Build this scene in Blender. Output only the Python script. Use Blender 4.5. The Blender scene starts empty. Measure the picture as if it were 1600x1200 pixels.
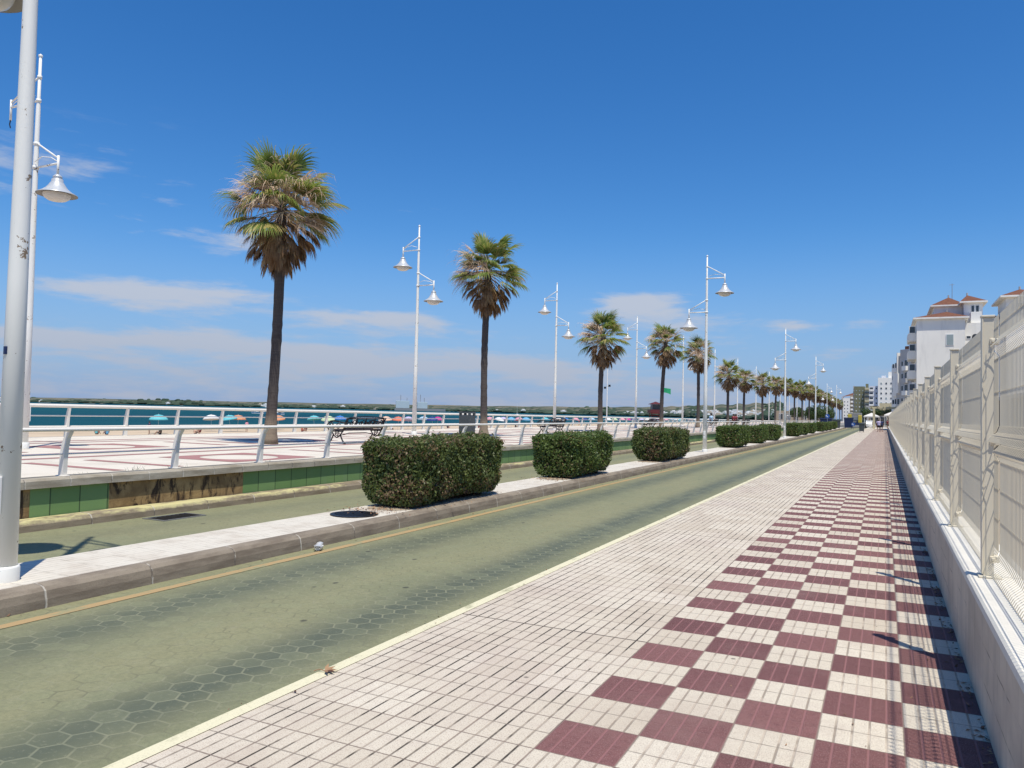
import bpy, bmesh, math, random
import numpy as np
from mathutils import Vector, Matrix
rnd = random.Random(11)
scene = bpy.context.scene
COL = scene.collection
PI = math.pi

# ------------------------------------------------------------------ camera
R_ = (0.899666, 0.00463385, -0.43655426)
F_ = (0.4359997, 0.04195186, 0.89896846)
U_ = (0.02247995, -0.99910889, 0.03572231)
cx = Vector((R_[0], F_[0], U_[0])); cdn = Vector((R_[1], F_[1], U_[1])); cf = Vector((R_[2], F_[2], U_[2]))
cam_d = bpy.data.cameras.new("camera"); cam = bpy.data.objects.new("camera", cam_d); COL.objects.link(cam)
M3 = Matrix((cx, -cdn, -cf)).transposed()
cam.matrix_world = Matrix.Translation((0, 0, 1.65)) @ M3.to_4x4()
cam_d.sensor_width = 36; cam_d.lens = 27.0; cam_d.clip_start = 0.05; cam_d.clip_end = 30000
scene.camera = cam

# ------------------------------------------------------------------ sun, sky, exposure
SUN = Vector((0.275, -0.29, 1.0)).normalized()
sd = bpy.data.lights.new("sun", 'SUN'); sd.energy = 3.9; sd.angle = math.radians(0.5); sd.color = (1.0, 0.945, 0.83)
so = bpy.data.objects.new("sun", sd); COL.objects.link(so); so.rotation_euler = SUN.to_track_quat('Z', 'Y').to_euler()
so.location = (20, -20, 60)
scene.view_settings.view_transform = 'Standard'; scene.view_settings.look = 'None'
scene.view_settings.exposure = 0.30; scene.view_settings.gamma = 1.0

class NT:
    """tiny node-expression helper"""
    def __init__(s, tree): s.t = tree
    def n(s, typ, **kw):
        nd = s.t.nodes.new(typ)
        for k, v in kw.items(): setattr(nd, k, v)
        return nd
    def put(s, sock, v):
        if v is None: return
        if isinstance(v, bpy.types.NodeSocket): s.t.links.new(v, sock)
        elif sock.type == 'RGBA' and not isinstance(v, (int, float)): sock.default_value = (*v[:3], 1)
        elif sock.type == 'RGBA': sock.default_value = (v, v, v, 1)
        else: sock.default_value = v
    def m(s, op, a, b=None, c=None, clamp=False):
        nd = s.n('ShaderNodeMath', operation=op, use_clamp=clamp)
        for i, v in enumerate((a, b, c)): s.put(nd.inputs[i], v)
        return nd.outputs[0]
    def vm(s, op, a, b=None, scale=None):
        nd = s.n('ShaderNodeVectorMath', operation=op)
        s.put(nd.inputs[0], a)
        if b is not None: s.put(nd.inputs[1], b)
        if scale is not None: s.put(nd.inputs['Scale'], scale)
        return nd.outputs['Value'] if op in ('DOT_PRODUCT', 'LENGTH', 'DISTANCE') else nd.outputs[0]
    def mix(s, f, a, b, blend='MIX'):
        nd = s.n('ShaderNodeMix', data_type='RGBA', blend_type=blend)
        s.put(nd.inputs[0], f); s.put(nd.inputs[6], a); s.put(nd.inputs[7], b)
        return nd.outputs[2]
    def noise(s, vec, scale, detail=3, rough=0.55, dist=0.0, out='Fac'):
        nd = s.n('ShaderNodeTexNoise'); s.put(nd.inputs['Vector'], vec)
        nd.inputs['Scale'].default_value = scale; nd.inputs['Detail'].default_value = detail
        nd.inputs['Roughness'].default_value = rough; nd.inputs['Distortion'].default_value = dist
        return nd.outputs[out]
    def voro(s, vec, scale, feature='F1', out='Distance', rnd=1.0):
        nd = s.n('ShaderNodeTexVoronoi', feature=feature); s.put(nd.inputs['Vector'], vec)
        nd.inputs['Scale'].default_value = scale; nd.inputs['Randomness'].default_value = rnd
        return nd.outputs[out]
    def ss(s, v, a, b, lo=0.0, hi=1.0):
        nd = s.n('ShaderNodeMapRange', interpolation_type='SMOOTHSTEP')
        s.put(nd.inputs[0], v); nd.inputs[1].default_value = a; nd.inputs[2].default_value = b
        nd.inputs[3].default_value = lo; nd.inputs[4].default_value = hi
        return nd.outputs[0]
    def xyz(s, v):
        nd = s.n('ShaderNodeSeparateXYZ'); s.put(nd.inputs[0], v); return nd.outputs
    def comb(s, x, y, z):
        nd = s.n('ShaderNodeCombineXYZ')
        for i, v in enumerate((x, y, z)): s.put(nd.inputs[i], v)
        return nd.outputs[0]
    def pos(s): return s.n('ShaderNodeNewGeometry').outputs['Position']
    def island(s): return s.n('ShaderNodeNewGeometry').outputs['Random Per Island']
    def obj(s): return s.n('ShaderNodeTexCoord').outputs['Object']
    def scale(s, v, k): return s.vm('MULTIPLY', v, k)

world = bpy.data.worlds.new("World"); scene.world = world; world.use_nodes = True
wt = world.node_tree; wt.nodes.clear(); w = NT(wt)
sky = w.n('ShaderNodeTexSky', sky_type='NISHITA', sun_disc=False)
sky.sun_elevation = math.asin(SUN.z); sky.sun_rotation = math.atan2(SUN.x, SUN.y)
sky.altitude = 0; sky.air_density = 1.0; sky.dust_density = 0.6; sky.ozone_density = 3.5
gen = w.n('ShaderNodeTexCoord').outputs['Generated']
dx, dy, dz = w.xyz(gen)
hs = w.n('ShaderNodeHueSaturation'); hs.inputs['Saturation'].default_value = 1.32; hs.inputs['Value'].default_value = 1.0
w.put(hs.inputs['Color'], sky.outputs[0])
skyc = w.mix(1.0, hs.outputs[0], (0.83, 0.99, 1.15), 'MULTIPLY')
# thin cloud sheets low over the sea, in real sky directions
az = w.m('ARCTAN2', dx, dy); el = w.m('ARCSINE', dz)
cl = w.comb(w.m('MULTIPLY', az, 1.0), w.m('MULTIPLY', el, 5.0), 0.0)
n1 = w.noise(cl, 5.0, 6, 0.60, 0.30)
n2 = w.noise(w.vm('ADD', cl, (3.1, 7.7, 0.0)), 12.0, 5, 0.62, 0.3)
nn = w.m('ADD', w.m('MULTIPLY', n1, 0.62), w.m('MULTIPLY', n2, 0.38))
blobs = None
# azimuth (from the street axis), elevation, widths, weight
for a, e, wa, we, wt_ in ((-0.90, 0.128, .17, .020, .20), (-0.80, 0.205, .060, .032, .22), (-1.0, 0.26, .16, .07, .15), (-0.64, 0.112, .11, .015, .24),
                      (-0.95, 0.075, .2, .012, .16), (-0.72, 0.070, .12, .010, .18), (-0.55, 0.052, .25, .016, .14), (-0.285, 0.143, .055, .022, .30), (-0.22, 0.120, .07, .012, .16), (-.10, .112, .03, .009, .20),
                      (-0.02, .112, .05, .008, .16), (-.55, .165, .08, .014, .12)):
    q = w.m('ADD', w.m('POWER', w.m('DIVIDE', w.m('SUBTRACT', az, a), wa), 2), w.m('POWER', w.m('DIVIDE', w.m('SUBTRACT', el, e), we), 2))
    g_ = w.m('MULTIPLY', w.m('EXPONENT', w.m('MULTIPLY', q, -1.0)), wt_)
    blobs = g_ if blobs is None else w.m('ADD', blobs, g_)
low = w.ss(el, 0.04, 0.18, 0.055, -0.12)
low = w.m('ADD', low, w.ss(az, -0.25, 0.1, 0.0, -0.06))
dens = w.ss(w.m('ADD', w.m('ADD', nn, blobs), low), 0.50, 0.70, 0, 0.88)
dens = w.m('MULTIPLY', dens, w.ss(el, 0.36, 0.22, 0.0, 1.0))
ccol = w.mix(w.ss(el, 0.0, 0.16), (3.4, 3.8, 4.7), (4.3, 4.65, 5.4))
skyc = w.mix(w.ss(el, 0.24, -0.01, 0.0, 0.8), skyc, (1.95, 2.95, 5.3))     # grey-blue air low over the sea
fin = w.mix(dens, skyc, ccol)
bg = w.n('ShaderNodeBackground'); w.put(bg.inputs[0], fin); bg.inputs[1].default_value = 0.100
wo = w.n('ShaderNodeOutputWorld'); wt.links.new(bg.outputs[0], wo.inputs[0])

# ------------------------------------------------------------------ materials
def mat(name, fn):
    m = bpy.data.materials.new(name); m.use_nodes = True
    t = m.node_tree; t.nodes.clear(); n = NT(t)
    b = n.n('ShaderNodeBsdfPrincipled'); o = n.n('ShaderNodeOutputMaterial'); t.links.new(b.outputs[0], o.inputs[0])
    fn(n, b, o); return m
def setp(n, b, col=None, rough=None, metal=None, bump=None, bs=0.3, bd=0.01, spec=None):
    if col is not None: n.put(b.inputs['Base Color'], col)
    if rough is not None: n.put(b.inputs['Roughness'], rough)
    if metal is not None: n.put(b.inputs['Metallic'], metal)
    if spec is not None: n.put(b.inputs['Specular IOR Level'], spec)
    if bump is not None:
        bp = n.n('ShaderNodeBump'); bp.inputs['Strength'].default_value = bs; bp.inputs['Distance'].default_value = bd
        n.put(bp.inputs['Height'], bump); n.t.links.new(bp.outputs[0], b.inputs['Normal'])
def plain(name, col, rough=0.6, var=0.25, scale=3.0, metal=0.0, bump=0.15, spec=0.4):
    """one-colour surface with mottling and slight wear"""
    def fn(n, b, o):
        p = n.obj(); a = n.noise(p, scale, 5, 0.6); f = n.noise(p, scale * 9, 3, 0.6)
        k = n.m('ADD', 1 - var * 0.75, n.m('MULTIPLY', n.m('ADD', n.m('MULTIPLY', a, .65), n.m('MULTIPLY', f, .35)), var * 1.5))
        setp(n, b, n.vm('SCALE', col, scale=k), n.m('ADD', rough - .1, n.m('MULTIPLY', a, .2)), metal, f, bump, 0.004, spec)
    return mat(name, fn)
def worn_paint(name, col, rust=(0.16, 0.10, 0.07), amount=0.5, rough=0.42, scale=4.0):
    def fn(n, b, o):
        p = n.obj()
        a = n.noise(p, scale, 6, 0.65, .4); f = n.noise(p, scale * 7, 4, .65)
        chip = n.ss(n.m('ADD', n.m('MULTIPLY', a, .6), n.m('MULTIPLY', f, .4)), 0.69 - amount * .12, 0.71 - amount * .12)
        g = n.noise(n.scale(p, (6, 6, .7)), 1.6, 4, .6)
        c = n.mix(n.m('MULTIPLY', g, .35), col, tuple(x * y for x, y in zip(col, (.72, .74, .72))))
        c = n.mix(chip, c, rust)
        setp(n, b, c, n.mix(chip, (rough,) * 3, (.85,) * 3), 0.0, n.m('SUBTRACT', n.m('MULTIPLY', f, .2), chip), .25, .003, .45)
    return mat(name, fn)

def m_sidewalk(n, b, o):
    p = n.pos(); x, y, z = n.xyz(p)
    u = n.m('DIVIDE', n.m('ADD', x, 1.54), 0.41); v = n.m('DIVIDE', n.m('SUBTRACT', y, 3.51), 0.40)
    cu = n.m('FLOOR', u); cv = n.m('FLOOR', v)
    par = n.m('FLOORED_MODULO', n.m('ADD', cu, cv), 2.0)
    inside = n.m('GREATER_THAN', u, 0.0)
    red = n.m('MULTIPLY', n.m('LESS_THAN', par, 0.5), inside)
    fu = n.m('FRACT', u); fv = n.m('FRACT', v)
    eu = n.m('MINIMUM', fu, n.m('SUBTRACT', 1.0, fu)); ev = n.m('MINIMUM', fv, n.m('SUBTRACT', 1.0, fv))
    f5 = n.m('FRACT', n.m('MULTIPLY', u, 5.0)); e5 = n.m('MINIMUM', f5, n.m('SUBTRACT', 1.0, f5))
    f2 = n.m('FRACT', n.m('MULTIPLY', v, 2.0)); e2 = n.m('MINIMUM', f2, n.m('SUBTRACT', 1.0, f2))
    jitter = n.noise(p, 30, 2, .5)
    wob = n.m('MULTIPLY', n.m('SUBTRACT', jitter, .5), 0.035)
    rib = n.ss(n.m('ADD', e5, wob), 0.045, 0.10, 1, 0)          # long grooves, 6 mm
    crs = n.ss(n.m('ADD', e2, wob), 0.012, 0.032, 1, 0)          # cross groove
    jnt = n.ss(n.m('MINIMUM', n.m('ADD', eu, n.m('MULTIPLY', wob, .2)), n.m('ADD', ev, n.m('MULTIPLY', wob, .2))), 0.006, 0.013, 1, 0)
    tile = n.n('ShaderNodeTexWhiteNoise', noise_dimensions='2D'); n.put(tile.inputs[0], n.comb(cu, cv, 0)); tv = tile.outputs[0]
    grain = n.noise(p, 130, 3, .75); sp = n.voro(p, 220); big = n.noise(p, .55, 4, .55); mid = n.noise(p, 6, 4, .6)
    wc = n.mix(tv, (.545, .475, .37), (.655, .59, .475))
    wc = n.mix(n.m('MULTIPLY', n.ss(mid, .45, .75), .35), wc, (.50, .42, .35))
    wc = n.mix(n.m('MULTIPLY', n.ss(big, .45, .7), n.m('MULTIPLY', n.m('SUBTRACT', 1.0, inside), .40)), wc, (.52, .43, .37))
    wc = n.mix(n.ss(grain, .50, .66), wc, (.36, .29, .225))
    st_ = n.ss(n.noise(n.vm('ADD', p, (9, 3, 0)), .9, 5, .65), .50, .72); fine = n.ss(n.noise(p, 28, 4, .7), .45, .7)
    wc = n.mix(n.m('MULTIPLY', st_, .38), wc, (.40, .32, .25)); wc = n.mix(n.m('MULTIPLY', fine, .22), wc, (.36, .29, .22))
    rc = n.mix(tv, (.120, .050, .048), (.190, .086, .079))
    rc = n.mix(n.m('MULTIPLY', n.ss(mid, .5, .8), .5), rc, (.24, .10, .10))
    rc = n.mix(n.m('MULTIPLY', fine, .45), rc, (.085, .037, .036)); rc = n.mix(n.m('MULTIPLY', st_, .35), rc, (.24, .15, .13)); rc = n.mix(n.ss(grain, .52, .68), rc, (.30, .17, .16)); rc = n.mix(n.ss(sp, .22, .10), rc, (.40, .28, .26))
    rc = n.mix(n.m('MULTIPLY', rib, .8), rc, (.265, .125, .12))
    # dirt collected in the grooves of the pale tiles comes and goes
    gid = n.comb(n.m('MULTIPLY', n.m('ROUND', n.m('MULTIPLY', u, 5.0)), 3.73), n.m('MULTIPLY', y, 2.4), 0.0)
    dirt = n.ss(n.m('ADD', n.m('MULTIPLY', n.noise(gid, 1.0, 3, .65), .75), n.m('MULTIPLY', n.noise(p, 1.1, 3), .30)), .45, .58)
    dirt_out = n.m('MAXIMUM', n.m('MULTIPLY', n.m('ADD', .34, n.m('MULTIPLY', dirt, .66)), n.m('SUBTRACT', 1.0, inside)), n.m('MULTIPLY', dirt, n.m('MULTIPLY', inside, .55)))
    gcol = n.mix(dirt_out, (.42, .33, .25), (.055, .045, .035))
    wc = n.mix(n.m('MULTIPLY', rib, n.m('ADD', .42, n.m('MULTIPLY', dirt_out, .58))), wc, gcol)
    wc = n.mix(n.m('MULTIPLY', crs, .8), wc, (.22, .18, .145))
    c = n.mix(red, wc, rc)
    c = n.mix(n.m('MULTIPLY', jnt, .75), c, (.21, .155, .125))
    spot = n.ss(n.voro(p, 1.7), .035, .02)
    c = n.mix(n.m('MULTIPLY', spot, .7), c, (.10, .08, .07))
    # a slow expansion joint across the pavement every 5.2 m
    fy = n.m('FRACT', n.m('DIVIDE', n.m('SUBTRACT', y, 0.31), 5.2)); ej = n.m('MINIMUM', fy, n.m('SUBTRACT', 1.0, fy))
    c = n.mix(n.m('MULTIPLY', n.ss(ej, .0009, .0022, 1, 0), n.m('SUBTRACT', 1.0, inside)), c, (.08, .06, .05))
    hgt = n.m('SUBTRACT', n.m('MULTIPLY', grain, .12), n.m('MAXIMUM', n.m('MAXIMUM', rib, crs), jnt))
    setp(n, b, c, .82, 0, hgt, .55, .004, .25)
MAT = {}
MAT['sidewalk'] = mat('sidewalk', m_sidewalk)

def hexfield(n, p, s):
    x, y, z = n.xyz(p)
    X = n.m('MULTIPLY', y, s); Y = n.m('MULTIPLY', x, s * .93)          # flats across the street axis
    rx, ry = 1.0, 1.7320508
    def cell(ox, oy):
        a = n.m('SUBTRACT', n.m('FLOORED_MODULO', n.m('ADD', X, ox), rx), rx / 2)
        c = n.m('SUBTRACT', n.m('FLOORED_MODULO', n.m('ADD', Y, oy), ry), ry / 2)
        return a, c, n.m('ADD', n.m('MULTIPLY', a, a), n.m('MULTIPLY', c, c))
    a1, b1, l1 = cell(100.0, 173.20508); a2, b2, l2 = cell(100.5, 173.20508 + ry / 2)
    s1 = n.m('LESS_THAN', l1, l2); s2 = n.m('SUBTRACT', 1.0, s1)
    gx = n.m('ADD', n.m('MULTIPLY', a1, s1), n.m('MULTIPLY', a2, s2)); gy = n.m('ADD', n.m('MULTIPLY', b1, s1), n.m('MULTIPLY', b2, s2))
    ax = n.m('ABSOLUTE', gx); ay = n.m('ABSOLUTE', gy)
    d = n.m('MAXIMUM', ax, n.m('ADD', n.m('MULTIPLY', ax, .5), n.m('MULTIPLY', ay, .8660254)))
    idv = n.comb(n.m('SUBTRACT', X, gx), n.m('SUBTRACT', Y, gy), 0)
    return n.m('SUBTRACT', .5, d), idv
def m_road(bands):
    def fn(n, b, o):
        p = n.pos(); x, y, z = n.xyz(p)
        e, idv = hexfield(n, p, 1 / .165)
        cellr = n.n('ShaderNodeTexWhiteNoise', noise_dimensions='3D'); n.put(cellr.inputs[0], n.vm('SNAP', n.vm('ADD', idv, (.01, .01, 0)), (.02, .02, .02)))
        big = n.noise(n.scale(p, (1, .22, 1)), 1.3, 4, .6); mid = n.noise(p, 5, 5, .65); gr = n.noise(p, 150, 3, .7)
        wear = None
        for (xc, wd, am) in bands:
            q = n.m('DIVIDE', n.m('SUBTRACT', n.m('ADD', x, n.m('MULTIPLY', n.m('SUBTRACT', big, .5), .22)), xc), wd)
            g = n.m('MULTIPLY', n.m('EXPONENT', n.m('MULTIPLY', n.m('MULTIPLY', q, q), -1.0)), am)
            wear = g if wear is None else n.m('MAXIMUM', wear, g)
        wear = n.m('MULTIPLY', wear, n.ss(mid, .15, .6, .88, 1.05))
        pa = n.mix(n.ss(big, .35, .7), (.250, .238, .128), (.208, .212, .118))
        pa = n.mix(n.m('MULTIPLY', n.ss(mid, .5, .75), .45), pa, (.285, .268, .165))
        da = n.mix(n.m('MULTIPLY', cellr.outputs[0], .9), (.092, .104, .070), (.112, .122, .080))
        c = n.mix(wear, pa, da)
        c = n.mix(n.m('MULTIPLY', n.m('SUBTRACT', cellr.outputs[0], .5), .5), c, (.26, .27, .15))
        c = n.mix(n.m('MULTIPLY', n.ss(gr, .48, .7), .42), c, (.10, .11, .07)); mt = n.noise(p, 34, 4, .7); c = n.mix(n.m('MULTIPLY', n.ss(mt, .46, .66), .30), c, (.115, .12, .072)); c = n.mix(n.m('MULTIPLY', n.ss(mt, .45, .3), .25), c, (.33, .31, .20))
        gap = n.ss(n.m('ADD', e, n.m('MULTIPLY', n.m('SUBTRACT', mid, .5), .015)), .020, .055, 1, 0)
        jd = n.noise(p, 1.1, 4, .6); vis = n.m('ADD', .34, n.m('MULTIPLY', n.m('MAXIMUM', n.m('MULTIPLY', wear, n.ss(y, 26, 9)), n.ss(jd, .50, .64, 0, .6)), .40))
        c = n.mix(n.m('MULTIPLY', gap, vis), c, n.mix(n.ss(n.noise(p, 2.3, 3, .6), .46, .56), (.245, .24, .15), n.mix(wear, (.12, .115, .07), (.205, .21, .135))))
        blot = n.ss(n.voro(n.scale(p, (1, .8, 1)), 2.3), .085, .045); c = n.mix(n.m('MULTIPLY', blot, .75), c, (.045, .045, .035))
        sm = n.ss(n.voro(n.vm('ADD', p, (5.3, 1.7, 0)), 5.5), .06, .03); c = n.mix(n.m('MULTIPLY', sm, .5), c, (.07, .07, .05))
        setp(n, b, c, n.m('SUBTRACT', .78, n.m('MULTIPLY', wear, .1)), 0, n.m('SUBTRACT', n.m('MULTIPLY', gr, .25), n.m('MULTIPLY', gap, .6)), .5, .004, .3)
    return fn
MAT['road'] = mat('green_pavers', m_road(((-3.62, .30, 1.0), (-5.25, .36, .85))))
MAT['road2'] = mat('green_paint_lane', m_road(((-7.55, .18, .35), (-8.9, .3, .3))))

def m_smalltile(n, b, o):
    p = n.pos(); x, y, z = n.xyz(p)
    def ln(c, pitch, a, bb):
        f = n.m('FRACT', n.m('DIVIDE', c, pitch)); return n.ss(n.m('MINIMUM', f, n.m('SUBTRACT', 1.0, f)), a, bb, 1, 0)
    g = n.m('MAXIMUM', ln(x, .08, .03, .07), ln(n.m('ADD', y, .1), .4, .006, .014))
    mid = n.noise(p, 3, 4, .6); d = n.ss(n.noise(p, 6, 3, .7), .42, .58)
    c = n.mix(n.ss(mid, .4, .7), (.62, .57, .48), (.54, .48, .395)); c = n.mix(n.m('MULTIPLY', g, n.m('ADD', .25, n.m('MULTIPLY', d, .5))), c, (.22, .19, .15))
    setp(n, b, c, .85, 0, n.m('MULTIPLY', g, -1.0), .5, .004, .25)
MAT['median'] = mat('median_tiles', m_smalltile)
def m_prom(n, b, o):
    p = n.pos(); x, y, z = n.xyz(p)
    def ln(c, pitch, a, bb):
        f = n.m('FRACT', n.m('DIVIDE', c, pitch)); return n.ss(n.m('MINIMUM', f, n.m('SUBTRACT', 1.0, f)), a, bb, 1, 0)
    g = n.m('MAXIMUM', ln(x, .4, .006, .016), ln(y, .4, .006, .016)); mid = n.noise(p, 1.2, 4, .6); gr = n.noise(p, 60, 2)
    c = n.mix(n.ss(mid, .4, .7), (.66, .60, .50), (.57, .51, .42)); c = n.mix(n.m('MULTIPLY', n.ss(gr, .5, .75), .3), c, (.5, .44, .36))
    c = n.mix(n.m('MULTIPLY', g, .35), c, (.35, .30, .25)); setp(n, b, c, .85, 0, gr, .2, .003, .25)
MAT['promenade'] = mat('promenade_tiles', m_prom)
MAT['inlay'] = plain('maroon_inlay', (.35, .18, .165), .85, .35, 2.5, spec=.2)
def m_kerb(base, stain, yellow=0.0, pitch=1.0):
    def fn(n, b, o):
        p = n.pos(); x, y, z = n.xyz(p)
        f = n.m('FRACT', n.m('DIVIDE', n.m('ADD', y, n.m('MULTIPLY', n.noise(p, 20, 2), .02)), pitch)); j = n.ss(n.m('MINIMUM', f, n.m('SUBTRACT', 1.0, f)), .004 / pitch, .014 / pitch, 1, 0)
        a = n.noise(n.scale(p, (1, .5, 2.5)), 4, 5, .65); g = n.noise(p, 70, 3, .65)
        c = n.mix(n.ss(a, .35, .68), base, stain); c = n.mix(n.m('MULTIPLY', n.ss(g, .5, .7), .4), c, tuple(q * .6 for q in base))
        if yellow:
            yy = n.m('MULTIPLY', n.ss(n.m('ADD', z, n.m('MULTIPLY', n.m('SUBTRACT', n.noise(p, 9, 4, .7), .5), .12)), .06, .115), n.ss(n.noise(n.scale(p, (1, .3, 1)), 2.6, 5, .7), .47, .60)); c = n.mix(n.m('MULTIPLY', yy, yellow), c, n.mix(g, (.56, .49, .18), (.55, .51, .31)))
        light = n.ss(n.noise(n.scale(p, (1, 3, 1)), 9, 3, .6), .42, .56)
        c = n.mix(n.m('MULTIPLY', j, .85), c, n.mix(light, (.15, .125, .10), (.50, .46, .39)))
        setp(n, b, c, .88, 0, n.m('SUBTRACT', g, n.m('MULTIPLY', j, 1.5)), .5, .006, .2)
    return fn
MAT['kerb'] = mat('kerb_concrete', m_kerb((.275, .23, .175), (.18, .145, .11)))
MAT['kerb_yellow'] = mat('kerb_yellow', m_kerb((.27, .22, .155), (.19, .15, .10), .9))
def m_line(col, wear=.5, sc=2.0):
    def fn(n, b, o):
        p = n.pos(); a = n.noise(n.scale(p, (1, .4, 1)), sc * 3, 6, .7); g = n.noise(p, 90, 2)
        c = n.mix(n.ss(a, .62 - wear * .25, .80 - wear * .2), col, (.27, .265, .15)); c = n.mix(n.m('MULTIPLY', n.ss(g, .5, .75), .25), c, (.2, .19, .12))
        setp(n, b, c, .85, 0, g, .3, .002, .2)
    return fn
MAT['yellow_edge'] = mat('yellow_edge', m_line((.66, .61, .42), .42))
MAT['orange_line'] = mat('orange_line', m_line((.40, .275, .135), .6))
def m_wallrender(n, b, o):
    p = n.pos(); x, y, z = n.xyz(p); a = n.noise(n.scale(p, (1, .6, 1)), 1.6, 5, .6); g = n.noise(p, 40, 4, .6); st = n.noise(n.scale(p, (1, 5, .6)), 2.0, 4, .6)
    c = n.mix(n.ss(a, .35, .7), (.64, .545, .415), (.48, .40, .305)); c = n.mix(n.m('MULTIPLY', n.ss(st, .46, .72), .5), c, (.33, .285, .23))
    f = n.m('FRACT', n.m('DIVIDE', n.m('ADD', z, n.m('MULTIPLY', n.m('SUBTRACT', n.noise(p, 2.5, 3), .5), .05)), .21)); j = n.ss(n.m('MINIMUM', f, n.m('SUBTRACT', 1.0, f)), .012, .03, 1, 0)
    br = n.ss(n.noise(n.scale(p, (1, 1.2, 1)), 1.4, 3), .46, .58)
    c = n.mix(n.m('MULTIPLY', n.m('MULTIPLY', j, br), .8), c, (.24, .20, .16)); setp(n, b, c, .88, 0, n.m('SUBTRACT', g, j), .4, .006, .2)
MAT['wall_render'] = mat('wall_render', m_wallrender)
MAT['coping_white'] = plain('coping_white', (.70, .66, .57), .85, .3, 2.2, spec=.2)
MAT['coping_grey'] = mat('coping_stone', m_kerb((.40, .355, .28), (.27, .23, .17), 0, .62))
def m_greenwall(n, b, o):
    p = n.pos(); x, y, z = n.xyz(p)
    f = n.m('FRACT', n.m('DIVIDE', n.m('ADD', y, .15), .42)); j = n.ss(n.m('MINIMUM', f, n.m('SUBTRACT', 1.0, f)), .012, .03, 1, 0)
    a = n.noise(n.scale(p, (1, 3.0, .5)), 1.5, 4, .6); g = n.noise(p, 50, 3)
    pan = n.n('ShaderNodeTexWhiteNoise', noise_dimensions='1D'); n.put(pan.inputs['W'], n.m('FLOOR', n.m('DIVIDE', n.m('ADD', y, .15), .42)))
    c = n.mix(pan.outputs[0], (.135, .245, .080), (.185, .300, .115)); c = n.mix(n.m('MULTIPLY', n.ss(a, .5, .8), .6), c, (.20, .27, .15))
    c = n.mix(n.m('MULTIPLY', j, .8), c, (.03, .05, .025)); setp(n, b, c, .6, 0, n.m('SUBTRACT', g, j), .3, .004, .3)
MAT['green_wall'] = mat('green_wall', m_greenwall)
def m_stone(n, b, o):
    p = n.pos(); a = n.noise(p, 2.5, 6, .7, 1.2); v = n.noise(n.scale(p, (1, 2.2, .8)), 3.0, 6, .7, 1.0); g = n.noise(p, 60, 3)
    c = n.mix(n.ss(a, .3, .7), (.38, .26, .12), (.20, .125, .055)); c = n.mix(n.ss(v, .50, .62), c, (.045, .028, .017)); setp(n, b, c, .7, 0, g, .4, .006, .3)
MAT['brown_stone'] = mat('brown_stone', m_stone)
MAT['white_rail'] = worn_paint('white_rail', (.80, .75, .67), (.35, .22, .14), .15, .45, 3)
MAT['lamp_white'] = worn_paint('lamp_white', (.83, .81, .75), (.24, .17, .11), .85, .45, 3.2)
MAT['shade_metal'] = plain('shade_metal', (.55, .56, .56), .35, .25, 5, .25)
MAT['shade_under'] = plain('shade_under', (.20, .19, .17), .6, .3, 5)
MAT['bowl'] = mat('lamp_bowl', lambda n, b, o: (setp(n, b, n.mix(n.noise(n.obj(), 6, 3), (.50, .47, .42), (.66, .63, .58)), .25, 0, spec=.5)))
MAT['steel'] = plain('steel', (.38, .39, .40), .4, .3, 6, .8)
MAT['fence_cream'] = worn_paint('fence_cream', (.70, .63, .49), (.36, .25, .15), .22, .5, 5)
MAT['iron'] = plain('cast_iron', (.018, .017, .02), .45, .5, 8, .3)
MAT['bench_wood'] = plain('bench_slats', (.055, .035, .032), .55, .5, 7)
MAT['bin_grey'] = plain('bin_grey', (.055, .065, .068), .5, .3, 4)
MAT['black'] = plain('black_plastic', (.014, .014, .016), .5, .3, 6)
def m_leaf(c1, c2, c3, f3=.12, trans=.25, rough=.5):
    def fn(n, b, o):
        r = n.island(); a = n.noise(n.obj(), 2.2, 3)
        c = n.mix(r, c1, c2); c = n.mix(n.m('LESS_THAN', n.m('FRACT', n.m('MULTIPLY', r, 37.7)), n.m('MULTIPLY', n.ss(a, .42, .66), f3 * 2.6)), c, c3)
        setp(n, b, c, rough, 0, spec=.35)
        if trans:
            tr = n.n('ShaderNodeBsdfTranslucent'); n.put(tr.inputs[0], n.mix(.5, c, tuple(min(1, q * 1.6) for q in c2)))
            mx = n.n('ShaderNodeMixShader'); mx.inputs[0].default_value = trans
            n.t.links.new(b.outputs[0], mx.inputs[1]); n.t.links.new(tr.outputs[0], mx.inputs[2]); n.t.links.new(mx.outputs[0], o.inputs[0])
    return fn
MAT['palm_green'] = mat('palm_green', m_leaf((.085, .150, .030), (.215, .265, .058), (.42, .35, .13), .3, .42, .42))
MAT['palm_dead'] = mat('palm_dead', m_leaf((.50, .36, .24), (.72, .56, .42), (.36, .22, .13), .3, .2, .7))
MAT['palm_skirt'] = mat('palm_skirt', m_leaf((.165, .092, .048), (.31, .19, .095), (.42, .30, .16), .2, .1, .8))
def m_trunk(n, b, o):
    p = n.obj(); x, y, z = n.xyz(p); r = n.noise(n.comb(n.m('MULTIPLY', x, .6), n.m('MULTIPLY', y, .6), n.m('MULTIPLY', z, 9)), 3, 4, .6); v = n.noise(n.scale(p, (9, 9, 1)), 3, 4, .7)
    c = n.mix(r, (.056, .047, .043), (.115, .098, .088)); c = n.mix(n.ss(v, .55, .75), c, (.045, .033, .028))
    c = n.mix(n.m('MULTIPLY', n.ss(n.m('ADD', z, n.m('MULTIPLY', n.m('SUBTRACT', v, .5), .8)), 1.0, .35), .75), c, (.30, .235, .165))
    setp(n, b, c, .9, 0, n.m('ADD', r, v), .8, .02, .15)
MAT['palm_trunk'] = mat('palm_trunk', m_trunk)
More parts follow.
